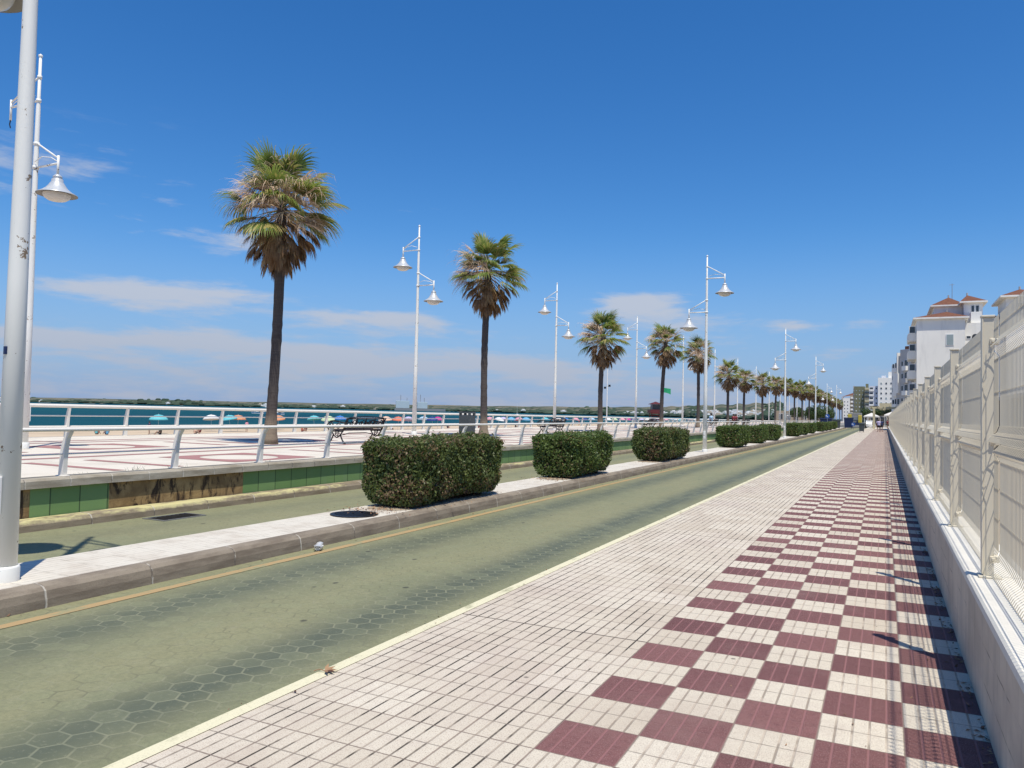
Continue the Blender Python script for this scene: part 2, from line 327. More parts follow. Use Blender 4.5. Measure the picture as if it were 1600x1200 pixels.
MAT['hedge'] = mat('hedge_leaf', m_leaf((.055, .098, .024), (.155, .205, .052), (.20, .14, .065), .08, .3, .45))
MAT['hedge_dry'] = mat('hedge_leaf_dry', m_leaf((.058, .092, .026), (.160, .190, .056), (.22, .145, .08), .26, .3, .45))
MAT['twig'] = plain('twig', (.075, .042, .03), .9, .5, 8)
MAT['bush'] = mat('bush_leaf', m_leaf((.030, .060, .018), (.070, .115, .030), (.12, .14, .05), .1, .15, .5))
MAT['litter'] = mat('dry_litter', m_leaf((.20, .10, .06), (.36, .22, .12), (.10, .05, .03), .3, 0, .9))
MAT['sand'] = mat('sand', lambda n, b, o: setp(n, b, n.mix(n.ss(n.noise(n.pos(), .12, 6, .65), .35, .68), (.56, .44, .31), (.47, .365, .25)), .95, 0, n.noise(n.pos(), 3, 5), .6, .05, .1))
def m_sea(n, b, o):
    p = n.pos(); a = n.noise(n.scale(p, (.012, .004, 1)), 1.0, 5, .6); c = n.mix(n.ss(a, .35, .7), (.003, .050, .062), (.006, .072, .078))
    wv = n.m('ADD', n.noise(n.scale(p, (.5, .25, 1)), 1.0, 5, .65), n.noise(n.scale(p, (.05, .03, 1)), 1.0, 4))
    setp(n, b, c, .5, 0, wv, .8, .5, .06)
MAT['sea'] = mat('sea_water', m_sea)
MAT['earth'] = mat('earth', lambda n, b, o: setp(n, b, n.mix(n.noise(n.pos(), .08, 5, .6), (.30, .24, .17), (.40, .33, .24)), .95, 0, n.noise(n.pos(), 2, 4), .4, .03, .1))
MAT['asphalt'] = mat('asphalt', lambda n, b, o: setp(n, b, n.mix(n.noise(n.pos(), .8, 5, .6), (.10, .10, .095), (.17, .165, .15)), .9, 0, n.noise(n.pos(), 40, 3), .4, .006, .2))
MAT['land'] = mat('far_land', lambda n, b, o: setp(n, b, n.mix(n.ss(n.noise(n.pos(), .008, 5, .6), .42, .6), (.055, .075, .050), (.20, .175, .125)), .95, 0, spec=.1))
def m_wood(n, b, o):
    a = n.noise(n.pos(), .025, 4, .65); r = n.island(); setp(n, b, n.vm('SCALE', n.mix(n.ss(a, .35, .65), (.040, .066, .046), (.060, .082, .056)), scale=n.m('ADD', .75, n.m('MULTIPLY', r, .5))), .95, 0, n.noise(n.pos(), .6, 4), .8, 1.0, .1)
MAT['wood'] = mat('far_wood', m_wood)
MAT['house_white'] = plain('house_white', (.74, .73, .70), .85, .12, .1, spec=.1)
MAT['house_cream'] = plain('house_cream', (.52, .44, .34), .85, .2, .1, spec=.1)
def m_facade(name, col, dirt=(.45, .43, .40), am=.3):
    def fn(n, b, o):
        p = n.pos(); st = n.noise(n.scale(p, (.9, .9, .18)), 1.2, 5, .65); a = n.noise(p, .25, 4)
        c = n.mix(n.m('MULTIPLY', n.ss(st, .48, .75), am), col, dirt); c = n.mix(n.m('MULTIPLY', n.ss(a, .4, .7), .25), c, tuple(q * .85 for q in col))
        setp(n, b, c, .85, 0, n.noise(p, 12, 4), .2, .01, .15)
    return mat(name, fn)
MAT['f_white'] = m_facade('facade_white', (.85, .82, .75)); MAT['f_grey'] = m_facade('facade_grey', (.46, .45, .44))
MAT['f_olive'] = m_facade('facade_olive', (.20, .20, .125), (.14, .14, .10)); MAT['f_cream'] = m_facade('facade_cream', (.56, .50, .33), (.4, .35, .25))
MAT['f_pink'] = m_facade('facade_tan', (.34, .28, .21), (.35, .3, .27)); MAT['yard_tan'] = m_facade('yard_tan', (.17, .14, .105), (.12, .10, .08)); MAT['f_blue'] = m_facade('facade_bluewhite', (.62, .64, .70))
def m_roof(n, b, o):
    p = n.pos(); x, y, z = n.xyz(p); f = n.m('FRACT', n.m('DIVIDE', n.m('ADD', x, y), .28)); t = n.m('ABSOLUTE', n.m('SUBTRACT', f, .5)); a = n.noise(p, 2.5, 4, .6)
    c = n.mix(n.ss(a, .3, .7), (.21, .095, .055), (.145, .062, .04)); c = n.mix(n.m('MULTIPLY', n.ss(t, .36, .5), .5), c, (.09, .04, .028)); setp(n, b, c, .85, 0, t, .8, .05, .15)
MAT['roof'] = mat('roof_tile', m_roof)
MAT['glass'] = mat('window_glass', lambda n, b, o: setp(n, b, n.mix(n.noise(n.pos(), .9, 2), (.025, .03, .036), (.075, .085, .095)), .12, 0, spec=.6))
MAT['blind'] = plain('window_blind', (.30, .36, .36), .5, .2, 2)
MAT['navy'] = plain('navy_paint', (.012, .025, .085), .45, .3, 3); MAT['navy_dark'] = plain('navy_dark', (.012, .02, .04), .4, .3, 3)
MAT['blue'] = plain('blue_paint', (.03, .10, .36), .4, .25, 3); MAT['yellow'] = plain('yellow_paint', (.50, .40, .06), .5, .3, 3)
MAT['maroon'] = plain('maroon_paint', (.095, .016, .02), .65, .35, 2); MAT['red'] = plain('red_paint', (.19, .022, .03), .6, .3, 3); MAT['green_flag'] = plain('green_flag', (.02, .33, .14), .7, .2, 3)
MAT['white'] = plain('white_paint', (.76, .76, .74), .5, .12, 3); MAT['grey'] = plain('grey_paint', (.25, .25, .25), .6, .2, 3)
MAT['skin'] = plain('skin', (.42, .25, .17), .55, .15, 5); MAT['hair'] = plain('hair', (.03, .02, .015), .6, .3, 8)
MAT['tent'] = plain('tent_cloth', (.66, .63, .58), .8, .15, 2); MAT['ship'] = plain('ship_paint', (.47, .55, .58), .6, .15, .05)
MAT['plastic'] = mat('clear_plastic', lambda n, b, o: (setp(n, b, (.72, .73, .72), .25, 0, n.noise(n.obj(), 20, 3), .6, .01), b.inputs['Transmission Weight'].__setattr__('default_value', .25)))

UCOL = {'turquoise': (.13, .46, .50), 'white': (.74, .73, .70), 'orange': (.58, .27, .14), 'pale green': (.50, .60, .36), 'blue': (.04, .17, .48), 'coral': (.62, .17, .10), 'pale blue': (.36, .52, .66),
        'magenta': (.46, .03, .22), 'pink': (.66, .30, .36), 'lilac': (.50, .44, .62), 'light blue': (.15, .40, .60), 'navy': (.02, .04, .20), 'peach': (.68, .46, .33)}
for k, v in UCOL.items(): MAT['u_' + k] = plain('umbrella_' + k.replace(' ', '_'), v, .75, .2, 2)
# ------------------------------------------------------------------ mesh helpers
class MB:
    def __init__(s): s.v = []; s.f = []
    def add(s, vs, fs):
        k = len(s.v); s.v += [tuple(q) for q in vs]; s.f += [tuple(i + k for i in q) for q in fs]; return s
    def box(s, x0, x1, y0, y1, z0, z1):
        return s.add([(x0, y0, z0), (x1, y0, z0), (x1, y1, z0), (x0, y1, z0), (x0, y0, z1), (x1, y0, z1), (x1, y1, z1), (x0, y1, z1)],
                     [(0, 3, 2, 1), (4, 5, 6, 7), (0, 1, 5, 4), (1, 2, 6, 5), (2, 3, 7, 6), (3, 0, 4, 7)])
    def cbox(s, x, y, z, sx, sy, sz): return s.box(x - sx / 2, x + sx / 2, y - sy / 2, y + sy / 2, z - sz / 2, z + sz / 2)
    def bbox(s, x0, x1, y0, y1, z0, z1, b=.01):
        """box with chamfered edges"""
        bm = bmesh.new(); t = MB().box(x0, x1, y0, y1, z0, z1); vs = [bm.verts.new(q) for q in t.v]
        for f in t.f: bm.faces.new([vs[i] for i in f])
        bmesh.ops.bevel(bm, geom=bm.edges[:], offset=b, segments=2, profile=.5, affect='EDGES')
        bm.verts.index_update(); s.add([q.co for q in bm.verts], [[q.index for q in f.verts] for f in bm.faces]); bm.free(); return s
    def tube(s, pts, rad, n=8, caps=True):
        pts = [Vector(q) for q in pts]; m = len(pts)
        if not hasattr(rad, '__len__'): rad = [rad] * m
        k = len(s.v); t0 = (pts[1] - pts[0]).normalized(); u = t0.orthogonal().normalized()
        for i, p in enumerate(pts):
            t = (pts[min(i + 1, m - 1)] - pts[max(i - 1, 0)]).normalized(); u = (u - t * u.dot(t)).normalized(); w_ = t.cross(u)
            for j in range(n):
                a = 2 * PI * j / n; s.v.append(tuple(p + (u * math.cos(a) + w_ * math.sin(a)) * rad[i]))
        for i in range(m - 1):
            for j in range(n):
                a = k + i * n + j; b = k + i * n + (j + 1) % n; s.f.append((a, b, b + n, a + n))
        if caps: s.f.append(tuple(k + j for j in reversed(range(n)))); s.f.append(tuple(k + (m - 1) * n + j for j in range(n)))
        return s
    def lathe(s, prof, c=(0, 0, 0), n=24, a0=0):
        k = len(s.v)
        for r, z in prof:
            for j in range(n):
                a = a0 + 2 * PI * j / n; s.v.append((c[0] + r * math.cos(a), c[1] + r * math.sin(a), c[2] + z))
        for i in range(len(prof) - 1):
            for j in range(n):
                a = k + i * n + j; b = k + i * n + (j + 1) % n; s.f.append((a, b, b + n, a + n))
        return s
    def extr(s, prof, y0, y1, ny=1, jit=0):
        """closed (x,z) profile swept along y"""
        m = len(prof); k = len(s.v)
        for i in range(ny + 1):
            y = y0 + (y1 - y0) * i / ny; dj = (rnd.uniform(-jit, jit), rnd.uniform(-jit, jit)) if jit else (0, 0)
            for x, z in prof: s.v.append((x + dj[0], y, z + (dj[1] if z > .02 else 0)))
        for i in range(ny):
            for j in range(m):
                a = k + i * m + j; b = k + i * m + (j + 1) % m; s.f.append((a, a + m, b + m, b))
        s.f.append(tuple(k + j for j in range(m))); s.f.append(tuple(k + ny * m + j for j in reversed(range(m))))
        return s
    def prism(s, poly, z0, z1):
        m = len(poly); k = len(s.v); s.v += [(x, y, z0) for x, y in poly] + [(x, y, z1) for x, y in poly]
        s.f.append(tuple(k + j for j in reversed(range(m)))); s.f.append(tuple(k + m + j for j in range(m)))
        for j in range(m): s.f.append((k + j, k + (j + 1) % m, k + m + (j + 1) % m, k + m + j))
        return s
    def mesh(s, name, smooth=False):
        me = bpy.data.meshes.new(name); me.from_pydata(s.v, [], s.f); me.update()
        if smooth: me.polygons.foreach_set('use_smooth', [True] * len(me.polygons))
        return me
    def obj(s, name, m, parent=None, smooth=False): return obj(name, s.mesh(name, smooth), m, parent)
def obj(name, me, m, parent=None):
    if m is not None and not me.materials:
        me.materials.append(MAT[m] if isinstance(m, str) else m)
    o = bpy.data.objects.new(name, me); COL.objects.link(o)
    if parent: o.parent = parent
    return o
def tag(o, label=None, cat=None, group=None, kind=None):
    if label: o['label'] = label
    if cat: o['category'] = cat
    if group: o['group'] = group
    if kind: o['kind'] = kind
    return o
def empty(name, label, cat, loc=(0, 0, 0), rz=0, group=None):
    o = bpy.data.objects.new(name, None); COL.objects.link(o); o.location = loc; o.rotation_euler = (0, 0, rz); o.empty_display_size = .2
    return tag(o, label, cat, group)
def struct(name, mb, m): return tag(mb.obj(name, m), 'the ' + name.replace('_', ' '), name.replace('_', ' '), None, 'structure')
def dup(root, loc, rz=0, label=None, scale=None, group=None):
    r = root.copy(); COL.objects.link(r); r.location = loc; r.rotation_euler = (0, 0, rz)
    if scale: r.scale = (scale,) * 3 if not hasattr(scale, '__len__') else scale
    if label: r['label'] = label
    if group: r['group'] = group
    for ch in KIDS(root):
        if ch.name.startswith('sticker'): continue
        c = ch.copy(); COL.objects.link(c); c.parent = r
        for g in KIDS(ch):
            d = g.copy(); COL.objects.link(d); d.parent = c
    return r
def KIDS(o): return [c for c in bpy.data.objects if c.parent == o]
ORD = ['first', 'second', 'third', 'fourth', 'fifth', 'sixth', 'seventh', 'eighth', 'ninth', 'tenth', 'eleventh', 'twelfth', 'thirteenth', 'fourteenth', 'fifteenth',
       'sixteenth', 'seventeenth', 'eighteenth', 'nineteenth', 'twentieth']
def ordn(i):
    if i < 20: return ORD[i]
    tens = {2: 'twenty', 3: 'thirty', 4: 'forty', 5: 'fifty', 6: 'sixty', 7: 'seventy'}[(i + 1) // 10]
    return tens + '-' + ORD[(i + 1) % 10 - 1] if (i + 1) % 10 else tens[:-1] + 'ieth'

# ------------------------------------------------------------------ ground
YF = 150.0        # the straight street ends here
def sheet(x0, x1, y0, y1, z, n=1):
    m = MB()
    for i in range(n):
        a = y0 + (y1 - y0) * i / n; b = y0 + (y1 - y0) * (i + 1) / n; m.add([(x0, a, z), (x1, a, z), (x1, b, z), (x0, b, z)], [(0, 1, 2, 3)])
    return m
struct('ground', MB().box(-22.0, 400, -60, 1300, -3.2, -.03), 'earth')
struct('sidewalk', sheet(-3.09, .50, -8, YF - 2, 0, 20), 'sidewalk')
struct('road', sheet(-6.06, -3.09, -8, YF + 10, -.012, 20), 'road')
struct('road_edge_marking', sheet(-3.165, -3.075, -8, YF - 2, .004, 20), 'yellow_edge')
struct('road_line_marking', sheet(-5.86, -5.755, -8, YF - 2, -.008, 20), 'orange_line')
struct('second_lane', sheet(-9.72, -7.10, -8, YF + 10, -.011, 20), 'road2')
kp = [(-6.05, -.03), (-6.055, .06), (-6.07, .125), (-6.10, .155), (-6.15, .168), (-6.215, .170), (-6.215, -.03)]
struct('median_kerb', MB().extr(kp, -8, YF - 6, 150, .004), 'kerb')
struct('median_pavement', MB().box(-7.105, -6.217, -8, YF - 6, -.03, .166), 'median')
kp2 = [(-9.70, -.03), (-9.71, .07), (-9.74, .115), (-9.80, .13), (-9.96, .132), (-9.96, -.03)]
struct('promenade_kerb', MB().extr(kp2, -8, YF - 6, 150, .004), 'kerb_yellow')
struct('promenade', MB().box(-21.75, -10.26, -8, 330, -3.2, .618), 'promenade')
struct('asphalt_junction', sheet(-24, 6, YF + 8, 700, -.02), 'asphalt')
struct('plaza', MB().box(-3.05, 4.2, YF - 1.9, YF + 60, -.03, .02), 'promenade')

# green clad retaining wall with its stone coping: one thing
rw = empty('retaining_wall', 'low green panelled retaining wall with grey stone coping along the promenade', 'wall', (-10, 0, 0))
def at0(o): o.matrix_parent_inverse = Matrix.Translation(o.parent.location).inverted(); return o
segs = [(-8, 5.62, 'b'), (5.95, 7.42, 'g'), (7.44, 10.15, 'b')]
pan = MB(); brn = MB()
brn.box(-10.06, -9.985, -8, 6.30, .1, .50); pan.box(-10.06, -9.98, 6.30, 7.43, .1, .50); brn.box(-10.06, -9.985, 7.43, 9.99, .1, .50); pan.box(-10.06, -9.98, 9.99, YF - 6, .1, .50)
at0(pan.obj('green_panels', 'green_wall', rw)); at0(brn.obj('brown_stone_facing', 'brown_stone', rw))
cop = [(-9.918, .505), (-9.922, .60), (-9.945, .628), (-10.25, .63), (-10.25, .505)]
at0(MB().extr(cop, -8, YF - 6, 120, .004).obj('coping', 'coping_grey', rw))
# maroon inlay squares with round white centres, and bars between
inl = MB()
def inlay_square(x0, x1, y0, y1, r, z=.6225):
    mx, my = (x0 + x1) / 2, (y0 + y1) / 2; N = 40; ring = []; out = []
    for j in range(N):
        a = 2 * PI * j / N; c, s_ = math.cos(a), math.sin(a); k = 1 / max(abs(c), abs(s_))
        ring.append((mx + r * c, my + r * s_, z)); out.append((mx + (x1 - x0) / 2 * c * k, my + (y1 - y0) / 2 * s_ * k, z))
    inl.add(ring + out, [(j, N + j, N + (j + 1) % N, (j + 1) % N) for j in range(N)])
def bar(x0, x1, y0, y1, z=.6225): inl.add([(x0, y0, z), (x1, y0, z), (x1, y1, z), (x0, y1, z)], [(0, 1, 2, 3)])
for i in range(-2, 45):
    y = 10.35 + 6.3 * i
    inlay_square(-12.56, -10.55, y, y + 2.2, .74); inlay_square(-17.45, -15.4, y + .4, y + 2.7, .78)
    for yb in (y - 2.5, y - 1.4): bar(-12.75, -10.45, yb, yb + .2); bar(-17.5, -15.3, yb + .4, yb + .65)
for x0, x1 in ((-13.65, -13.4), (-14.75, -14.4), (-19.35, -19.1), (-18.55, -18.35)): bar(x0, x1, -8, 300)
struct('promenade_inlay', inl, 'inlay')

# beach, sea
struct('beach', MB().add([(-21.8, -60, -1.7), (-21.8, 900, -1.7), (-60, 900, -2.15), (-60, -60, -2.15), (-104, 900, -2.52), (-104, -60, -2.52), (-135, 900, -4), (-135, -60, -4)],
                         [(0, 1, 2, 3), (3, 2, 4, 5), (5, 4, 6, 7)]), 'sand')
struct('sea', MB().add([(-14000, -6000, -2.5), (-80, -6000, -2.5), (-80, 12000, -2.5), (-14000, 12000, -2.5)], [(0, 1, 2, 3)]), 'sea')
# far shore: land ribbon
SH = [(-5200, 600), (-2700, 1150), (-2050, 1500), (-1500, 1850), (-980, 1900), (-620, 1750), (-430, 1600), (-300, 1350), (-200, 1150), (-120, 950), (-95, 820)]
def shore(t):
    t *= len(SH) - 1; i = min(int(t), len(SH) - 2); f = t - i; a, b = SH[i], SH[i + 1]; return (a[0] + (b[0] - a[0]) * f, a[1] + (b[1] - a[1]) * f)
land = MB(); NL = 200; vs = []
for i in range(NL + 1):
    x, y = shore(i / NL); d = Vector((x, y, 0)).normalized(); t = i / NL
    hh = 3 + 12 * t + 2.5 * math.sin(i * .7) * t
    for k, z in ((0, -4), (25, -1.6), (160, 1.5), (420, hh), (1200, hh + 7 + 22 * t)): vs.append((x + d.x * k, y + d.y * k, z))
    vs.append((x + d.x * 1800, y + d.y * 1800, -6))
land.add(vs, [(i * 6 + k, (i + 1) * 6 + k, (i + 1) * 6 + k + 1, i * 6 + k + 1) for i in range(NL) for k in range(5)])
struct('far_shore', land, 'land')
# far wood: one mass of small crowns along the shore
def blob(m, x, y, z, r, h, n=7):
    pr = []
    for q, zz in ((.55, 0), (1.0, .35), (.85, .7), (.4, .95)):
        pr.append((r * q * rnd.uniform(.8, 1.15), h * zz))
    m.lathe(pr, (x, y, z), n, rnd.uniform(0, 6)); k = len(m.v); m.f.append(tuple(range(k - n, k)))
wood = MB()
for i in range(6800):
    t = rnd.random() ** .8; x, y = shore(t); d = Vector((x, y, 0)).normalized(); dist = math.hypot(x, y)
    dens = .55 + .45 * math.sin(t * 47) * math.sin(t * 19 + 1)
    if rnd.random() > dens + .25: continue
    k = rnd.choice((rnd.uniform(10, 60), rnd.uniform(40, 260), rnd.uniform(200, 1150)))
    hg = (rnd.uniform(3.5, 7.5) + (6 if dens > .8 and rnd.random() < .2 else 0)) * (.55 + .45 * dist / 2200)
    z0 = -1.6 + min(k, 420) / 420 * (2 + 11 * t) + max(0, k - 420) / 780 * (6 + 20 * t)
    blob(wood, x + d.x * k, y + d.y * k, z0 - .8, rnd.uniform(6, 14) * (.5 + .5 * dist / 2200), hg)
tag(wood.obj('far_wood', 'wood'), 'dark green wood along the far shore of the bay', 'wood', None, 'stuff')
# houses of the town across the bay
hn = 0
for i in range(230):
    t = (rnd.choice((rnd.uniform(.50, .99), rnd.gauss(.74, .03), rnd.gauss(.84, .04))) if i > 11 else rnd.uniform(.12, .5)); x, y = shore(t); d = Vector((x, y, 0)).normalized(); k = rnd.uniform(18, 330); t = min(max(t, 0), 1)
    if i <= 11: k = rnd.uniform(5, 40)
    dist = math.hypot(x, y); z0 = -1.6 + k / 420 * (2 + 11 * t); sc = .40 + .42 * dist / 2000
    w_, d_, h_ = rnd.uniform(8, 22) * sc, rnd.uniform(8, 12) * sc, rnd.choice((4, 6, 6, 9)) * sc
    m = MB().box(-w_ / 2, w_ / 2, -d_ / 2, d_ / 2, -3, h_).box(-w_ / 5, w_ / 4, -d_ / 3, d_ / 3, h_, h_ + 2.2 * sc)
    o = m.obj('far_house', 'house_white' if rnd.random() < .75 else 'house_cream'); o.location = (x + d.x * k, y + d.y * k, z0 + 1.0 * sc); o.rotation_euler = (0, 0, math.atan2(-d.x, d.y) + rnd.uniform(-.5, .5))
    tag(o, 'small pale house of the town across the bay, among dark trees', 'house', 'pale houses across the bay')

# ------------------------------------------------------------------ fence on its wall
WZ = .64
sw = empty('boundary_wall', 'low pale rendered wall under the cream mesh fence along the sidewalk', 'wall', (.5, 0, 0))
at0(MB().extr([(.50, -.03), (.502, WZ - .05), (.86, WZ - .05), (.86, -.03)], -8, 134, 60).obj('wall_body', 'wall_render', sw))
cm = MB()
FP = 2.665; FY0 = 5.92 - FP * 5
for i in range(54):
    y0 = FY0 + i * FP; cm.extr([(.495, WZ - .05), (.497, WZ - .012), (.51, WZ), (.86, WZ), (.868, WZ - .05)], y0 + .06, y0 + FP + .045, 3, .002)
at0(cm.obj('coping', 'coping_white', sw))
fe = empty('mesh_fence', 'long cream painted welded mesh fence on the low wall beside the sidewalk', 'fence', (.62, 0, WZ))
FX = 0.0
post = MB(); post.bbox(-.038, .024, -.024, .024, 0, 1.70, .004).bbox(-.046, -.036, -.03, .03, .02, 1.70, .003).bbox(-.065, .065, -.065, .065, 0, .012, .003)
for z in (.10, .86, 1.52): post.bbox(.0, .055, -.034, .034, z, z + .04, .005); post.bbox(.01, .03, -.045, .045, z + .012, z + .03, .003)
post.bbox(-.05, .03, -.034, .034, 1.70, 1.715, .004)
post_me = post.mesh('post'); post_me.materials.append(MAT['fence_cream'])
def panel(prof, zlines):
    m = MB(); L = FP - .09; nw = 53; r = .0028
    def prism(pts, ax):
        k = len(m.v); n_ = len(pts)
        for p in pts:
            for (a, b) in ((-r, 0), (0, -r), (r, 0), (0, r)): m.v.append((p[0] + a, p[1] + b, p[2]) if ax == 'z' else (p[0] + a, p[1], p[2] + b))
        for i in range(n_ - 1):
            for j in range(4): m.f.append((k + i * 4 + j, k + i * 4 + (j + 1) % 4, k + i * 4 + 4 + (j + 1) % 4, k + i * 4 + 4 + j))
    for i in range(nw):
        y = .035 + L * i / (nw - 1); prism([(q[0], y, q[1]) for q in prof], 'z')
    for (x, z) in zlines: prism([(x + .0055, .03, z), (x + .0055, .03 + L, z)], 'y')
    return m.mesh('mesh_panel')
pl_lo = panel([(-.105, .055), (-.09, .085), (-.045, .125), (-.03, .165), (-.03, .755), (-.045, .79), (-.075, .815), (-.045, .845), (-.03, .865)],
              [(-.105, .055), (-.03, .165), (-.03, .37), (-.03, .57), (-.03, .755), (-.03, .862)])
pl_hi = panel([(-.105, .885), (-.085, .915), (-.045, .945), (-.03, .985), (-.03, 1.44), (-.05, 1.475), (-.085, 1.505), (-.05, 1.54), (-.03, 1.575), (-.03, 1.725)],
              [(-.105, .885), (-.03, .985), (-.03, 1.215), (-.03, 1.44), (-.03, 1.655)])
for me in (pl_lo, pl_hi): me.materials.append(MAT['fence_cream'])
for i in range(49):
    y = FY0 + i * FP + 2 * FP
    for nm, me in (('post', post_me), ('mesh_panel', pl_lo), ('mesh_panel', pl_hi)):
        o = bpy.data.objects.new(nm, me); COL.objects.link(o); o.parent = fe; o.location = (.085 if nm == 'mesh_panel' else 0, y, 0)
# low tan building that stands in the yard behind the fence
yb = empty('yard_building', 'low tan rendered building glimpsed through the mesh fence', 'building', (7, 40, 0))
at0(MB().box(6.0, 14, -4, 92, -.03, 2.9).obj('wall', 'yard_tan', yb)); at0(MB().box(5.7, 14.3, -4.3, 92.3, 2.9, 3.05).obj('roof_slab', 'f_grey', yb))

# ------------------------------------------------------------------ railings
def railing(name, label, x, z0, y0, n, sp, H, far):
    root = empty(name, label, 'railing', (x, y0, z0))
    lean = .14 if not far else .10
    pm = MB(); t = .013; prof = [(0, 0.0), (.01, H * .35), (.03, H * .62), (.07, H * .82), (lean, H * .96)]
    wds = [.10, .095, .085, .07, .05] if not far else [.15, .14, .125, .10, .075]; t = .03
    for i in range(len(prof) - 1):
        (xa, za), (xb, zb) = prof[i], prof[i + 1]; wa, wb = wds[i], wds[i + 1]
        pm.add([(xa - wa / 2, -t, za), (xa + wa / 2, -t, za), (xa + wa / 2, t, za), (xa - wa / 2, t, za), (xb - wb / 2, -t, zb), (xb + wb / 2, -t, zb), (xb + wb / 2, t, zb), (xb - wb / 2, t, zb)],
               [(0, 1, 5, 4), (1, 2, 6, 5), (2, 3, 7, 6), (3, 0, 4, 7)])
    pm.bbox(-.09, .09, -.05, .05, 0, .012, .003)
    me = pm.mesh('post'); me.materials.append(MAT['white_rail'])
    slope = (lambda y: 0) if not far else (lambda y: -.0038 * y)
    for i in range(n):
        o = bpy.data.objects.new('post', me); COL.objects.link(o); o.parent = root; o.location = (0, i * sp, 0); o.scale = (1, 1, (H + slope(i * sp)) / H)
    L = (n - 1) * sp
    def rl(nm, xx, zf, r): MB().tube([(xx, y_, (H + slope(y_)) * zf) for y_ in np.linspace(-.3, L + .3, 40)], r, 8).obj(nm, 'white_rail', root, True)
    rl('handrail', lean, 1.0, .052 if far else .028)
    if far: rl('rail', .05, .69, .02); rl('rail', .012, .34, .032)
    else: rl('rail', .02, .47, .011)
    return root
railing('promenade_railing', 'low white railing on the stone coping at the road side of the promenade', -10.12, .63, 6.82 - 5 * 1.843, 76, 1.843, .64, False)
railing('seaside_railing', 'taller white railing at the beach edge of the promenade', -21.5, .60, 14.55 - 9 * 1.93, 97, 1.93, .985, True)

# ------------------------------------------------------------------ street lamps
def spiral(c, r0, r1, a0, turns, n, plane='yz'):
    pts = []
    for i in range(n + 1):
        f = i / n; r = r0 + (r1 - r0) * f; a = a0 + turns * 2 * PI * f; u, v = r * math.cos(a), r * math.sin(a)
        pts.append((c[0], c[1] + u, c[2] + v) if plane == 'yz' else (c[0] + u, c[1], c[2] + v))
    return pts
shade_prof = [(.03, .02), (.055, 0), (.085, -.025), (.088, -.055), (.078, -.065), (.105, -.09), (.108, -.14), (.13, -.17), (.155, -.215), (.20, -.275), (.27, -.335), (.345, -.375), (.375, -.392), (.375, -.402)]
def lamp(name, label, group, loc, rz, missing=False, near=False):
    root = empty(name, label, 'street lamp', loc, rz, group); H = 8.05; N = 20 if near else 14
    pm = MB().tube([(0, 0, 0), (0, 0, 2.5), (0, 0, 5.2), (0, 0, 7.0), (0, 0, 7.05), (0, 0, H)], [.090, .074, .052, .043, .035, .027], N)
    pm.lathe([(.108, 0), (.110, .11), (.102, .125), (.091, .127)], n=N); pm.lathe([(.0, H + .06), (.04, H + .03), (.04, H), (.03, H - .02)], n=10)
    for z in (5.74, 6.23, 7.13, 7.62): pm.lathe([(.03, z - .03), (.068 - (z - 5.4) * .011, z - .03), (.068 - (z - 5.4) * .011, z + .03), (.03, z + .03)], n=12)
    pm.obj('pole', 'lamp_white', root, True)
    dm = MB().bbox(-.045, .045, -.100, -.075, .55, .86, .006).bbox(-.03, .03, -.105, -.09, .58, .83, .004)
    dm.obj('access_door', 'lamp_white', root)
    for sgn, z in ((1, 7.13), (-1, 5.74)):
        am = MB(); e = (.72 if not (missing and sgn == 1) else .92) * sgn
        am.tube([(.03 * sgn, 0, z), (e, 0, z)], .022, 8); am.tube([(.04 * sgn, 0, z + .49), (e * .98, 0, z + .11)], .018, 8)
        am.tube([(.05 * sgn, .05, z + .10), (.3 * sgn, .07, z + .17), (.55 * sgn, .04, z + .13), (e, 0, z + .03)], .009, 6)
        am.tube([(e, 0, z + .16), (e, 0, z - .27)], .024, 10)
        am.obj('arm', 'lamp_white', root, True)
        if missing and sgn == 1:
            MB().tube([(e, 0, z - .27), (e + .01, .01, z - .36), (e - .01, 0, z - .44)], .012, 6).obj('loose_wire', 'black', root); continue
        sm = MB().lathe(shade_prof, (e, 0, z - .24), 28); s_ = sm.obj('lamp_shade', 'shade_metal', root, True)
        MB().lathe([(.372, -.401), (.30, -.385), (.255, -.38)], (e, 0, z - .24), 28).obj('reflector_rim', 'shade_under', s_, True)
        MB().lathe([(.258, -.385), (.25, -.42), (.22, -.47), (.16, -.51), (.08, -.53), (.0, -.535)], (e, 0, z - .24), 24).obj('glass_bowl', 'bowl', s_, True)
    return root
ml = lamp('street_lamp', 'nearest lamp post, thick rust-chipped white pole on the median at the left edge', 'white lamp posts on the median', (-6.50, 3.92, .166), 0, near=True)
MB().bbox(-.006, .024, -.0885, -.07, 1.86, 1.925, .002).obj('sticker', 'navy', ml)
for i, y in enumerate((31.74, 59.7, 87.6)):
    dup(ml, (-6.6, y, .166), 0, 'white two-armed lamp post on the median, ' + ('beside the fourth trimmed hedge', 'standing after the sixth hedge', 'farthest one still among the hedges')[i])
pl0 = lamp('street_lamp', 'promenade lamp mostly hidden behind the thick near pole, one arm missing its shade', 'white lamp posts on the promenade', (-16.6, 10.28, .62), PI, missing=True); pl0.scale = (1.06, 1.06, 1.06)
pl1 = lamp('street_lamp', 'white two-armed promenade lamp between the two nearest palms', 'white lamp posts on the promenade', (-17.2, 26.4, .62), PI); pl1.scale = (1.06, 1.06, 1.06)
for i, y in enumerate((41.15, 57.3, 72.5, 87.6, 102.5, 118.5, 133, 148, 163, 178, 195, 212, 230)):
    dup(pl1, (-17.2, y, .62), PI, 'white promenade lamp post, %s to the right of the one between the nearest palms' % ORD[i])

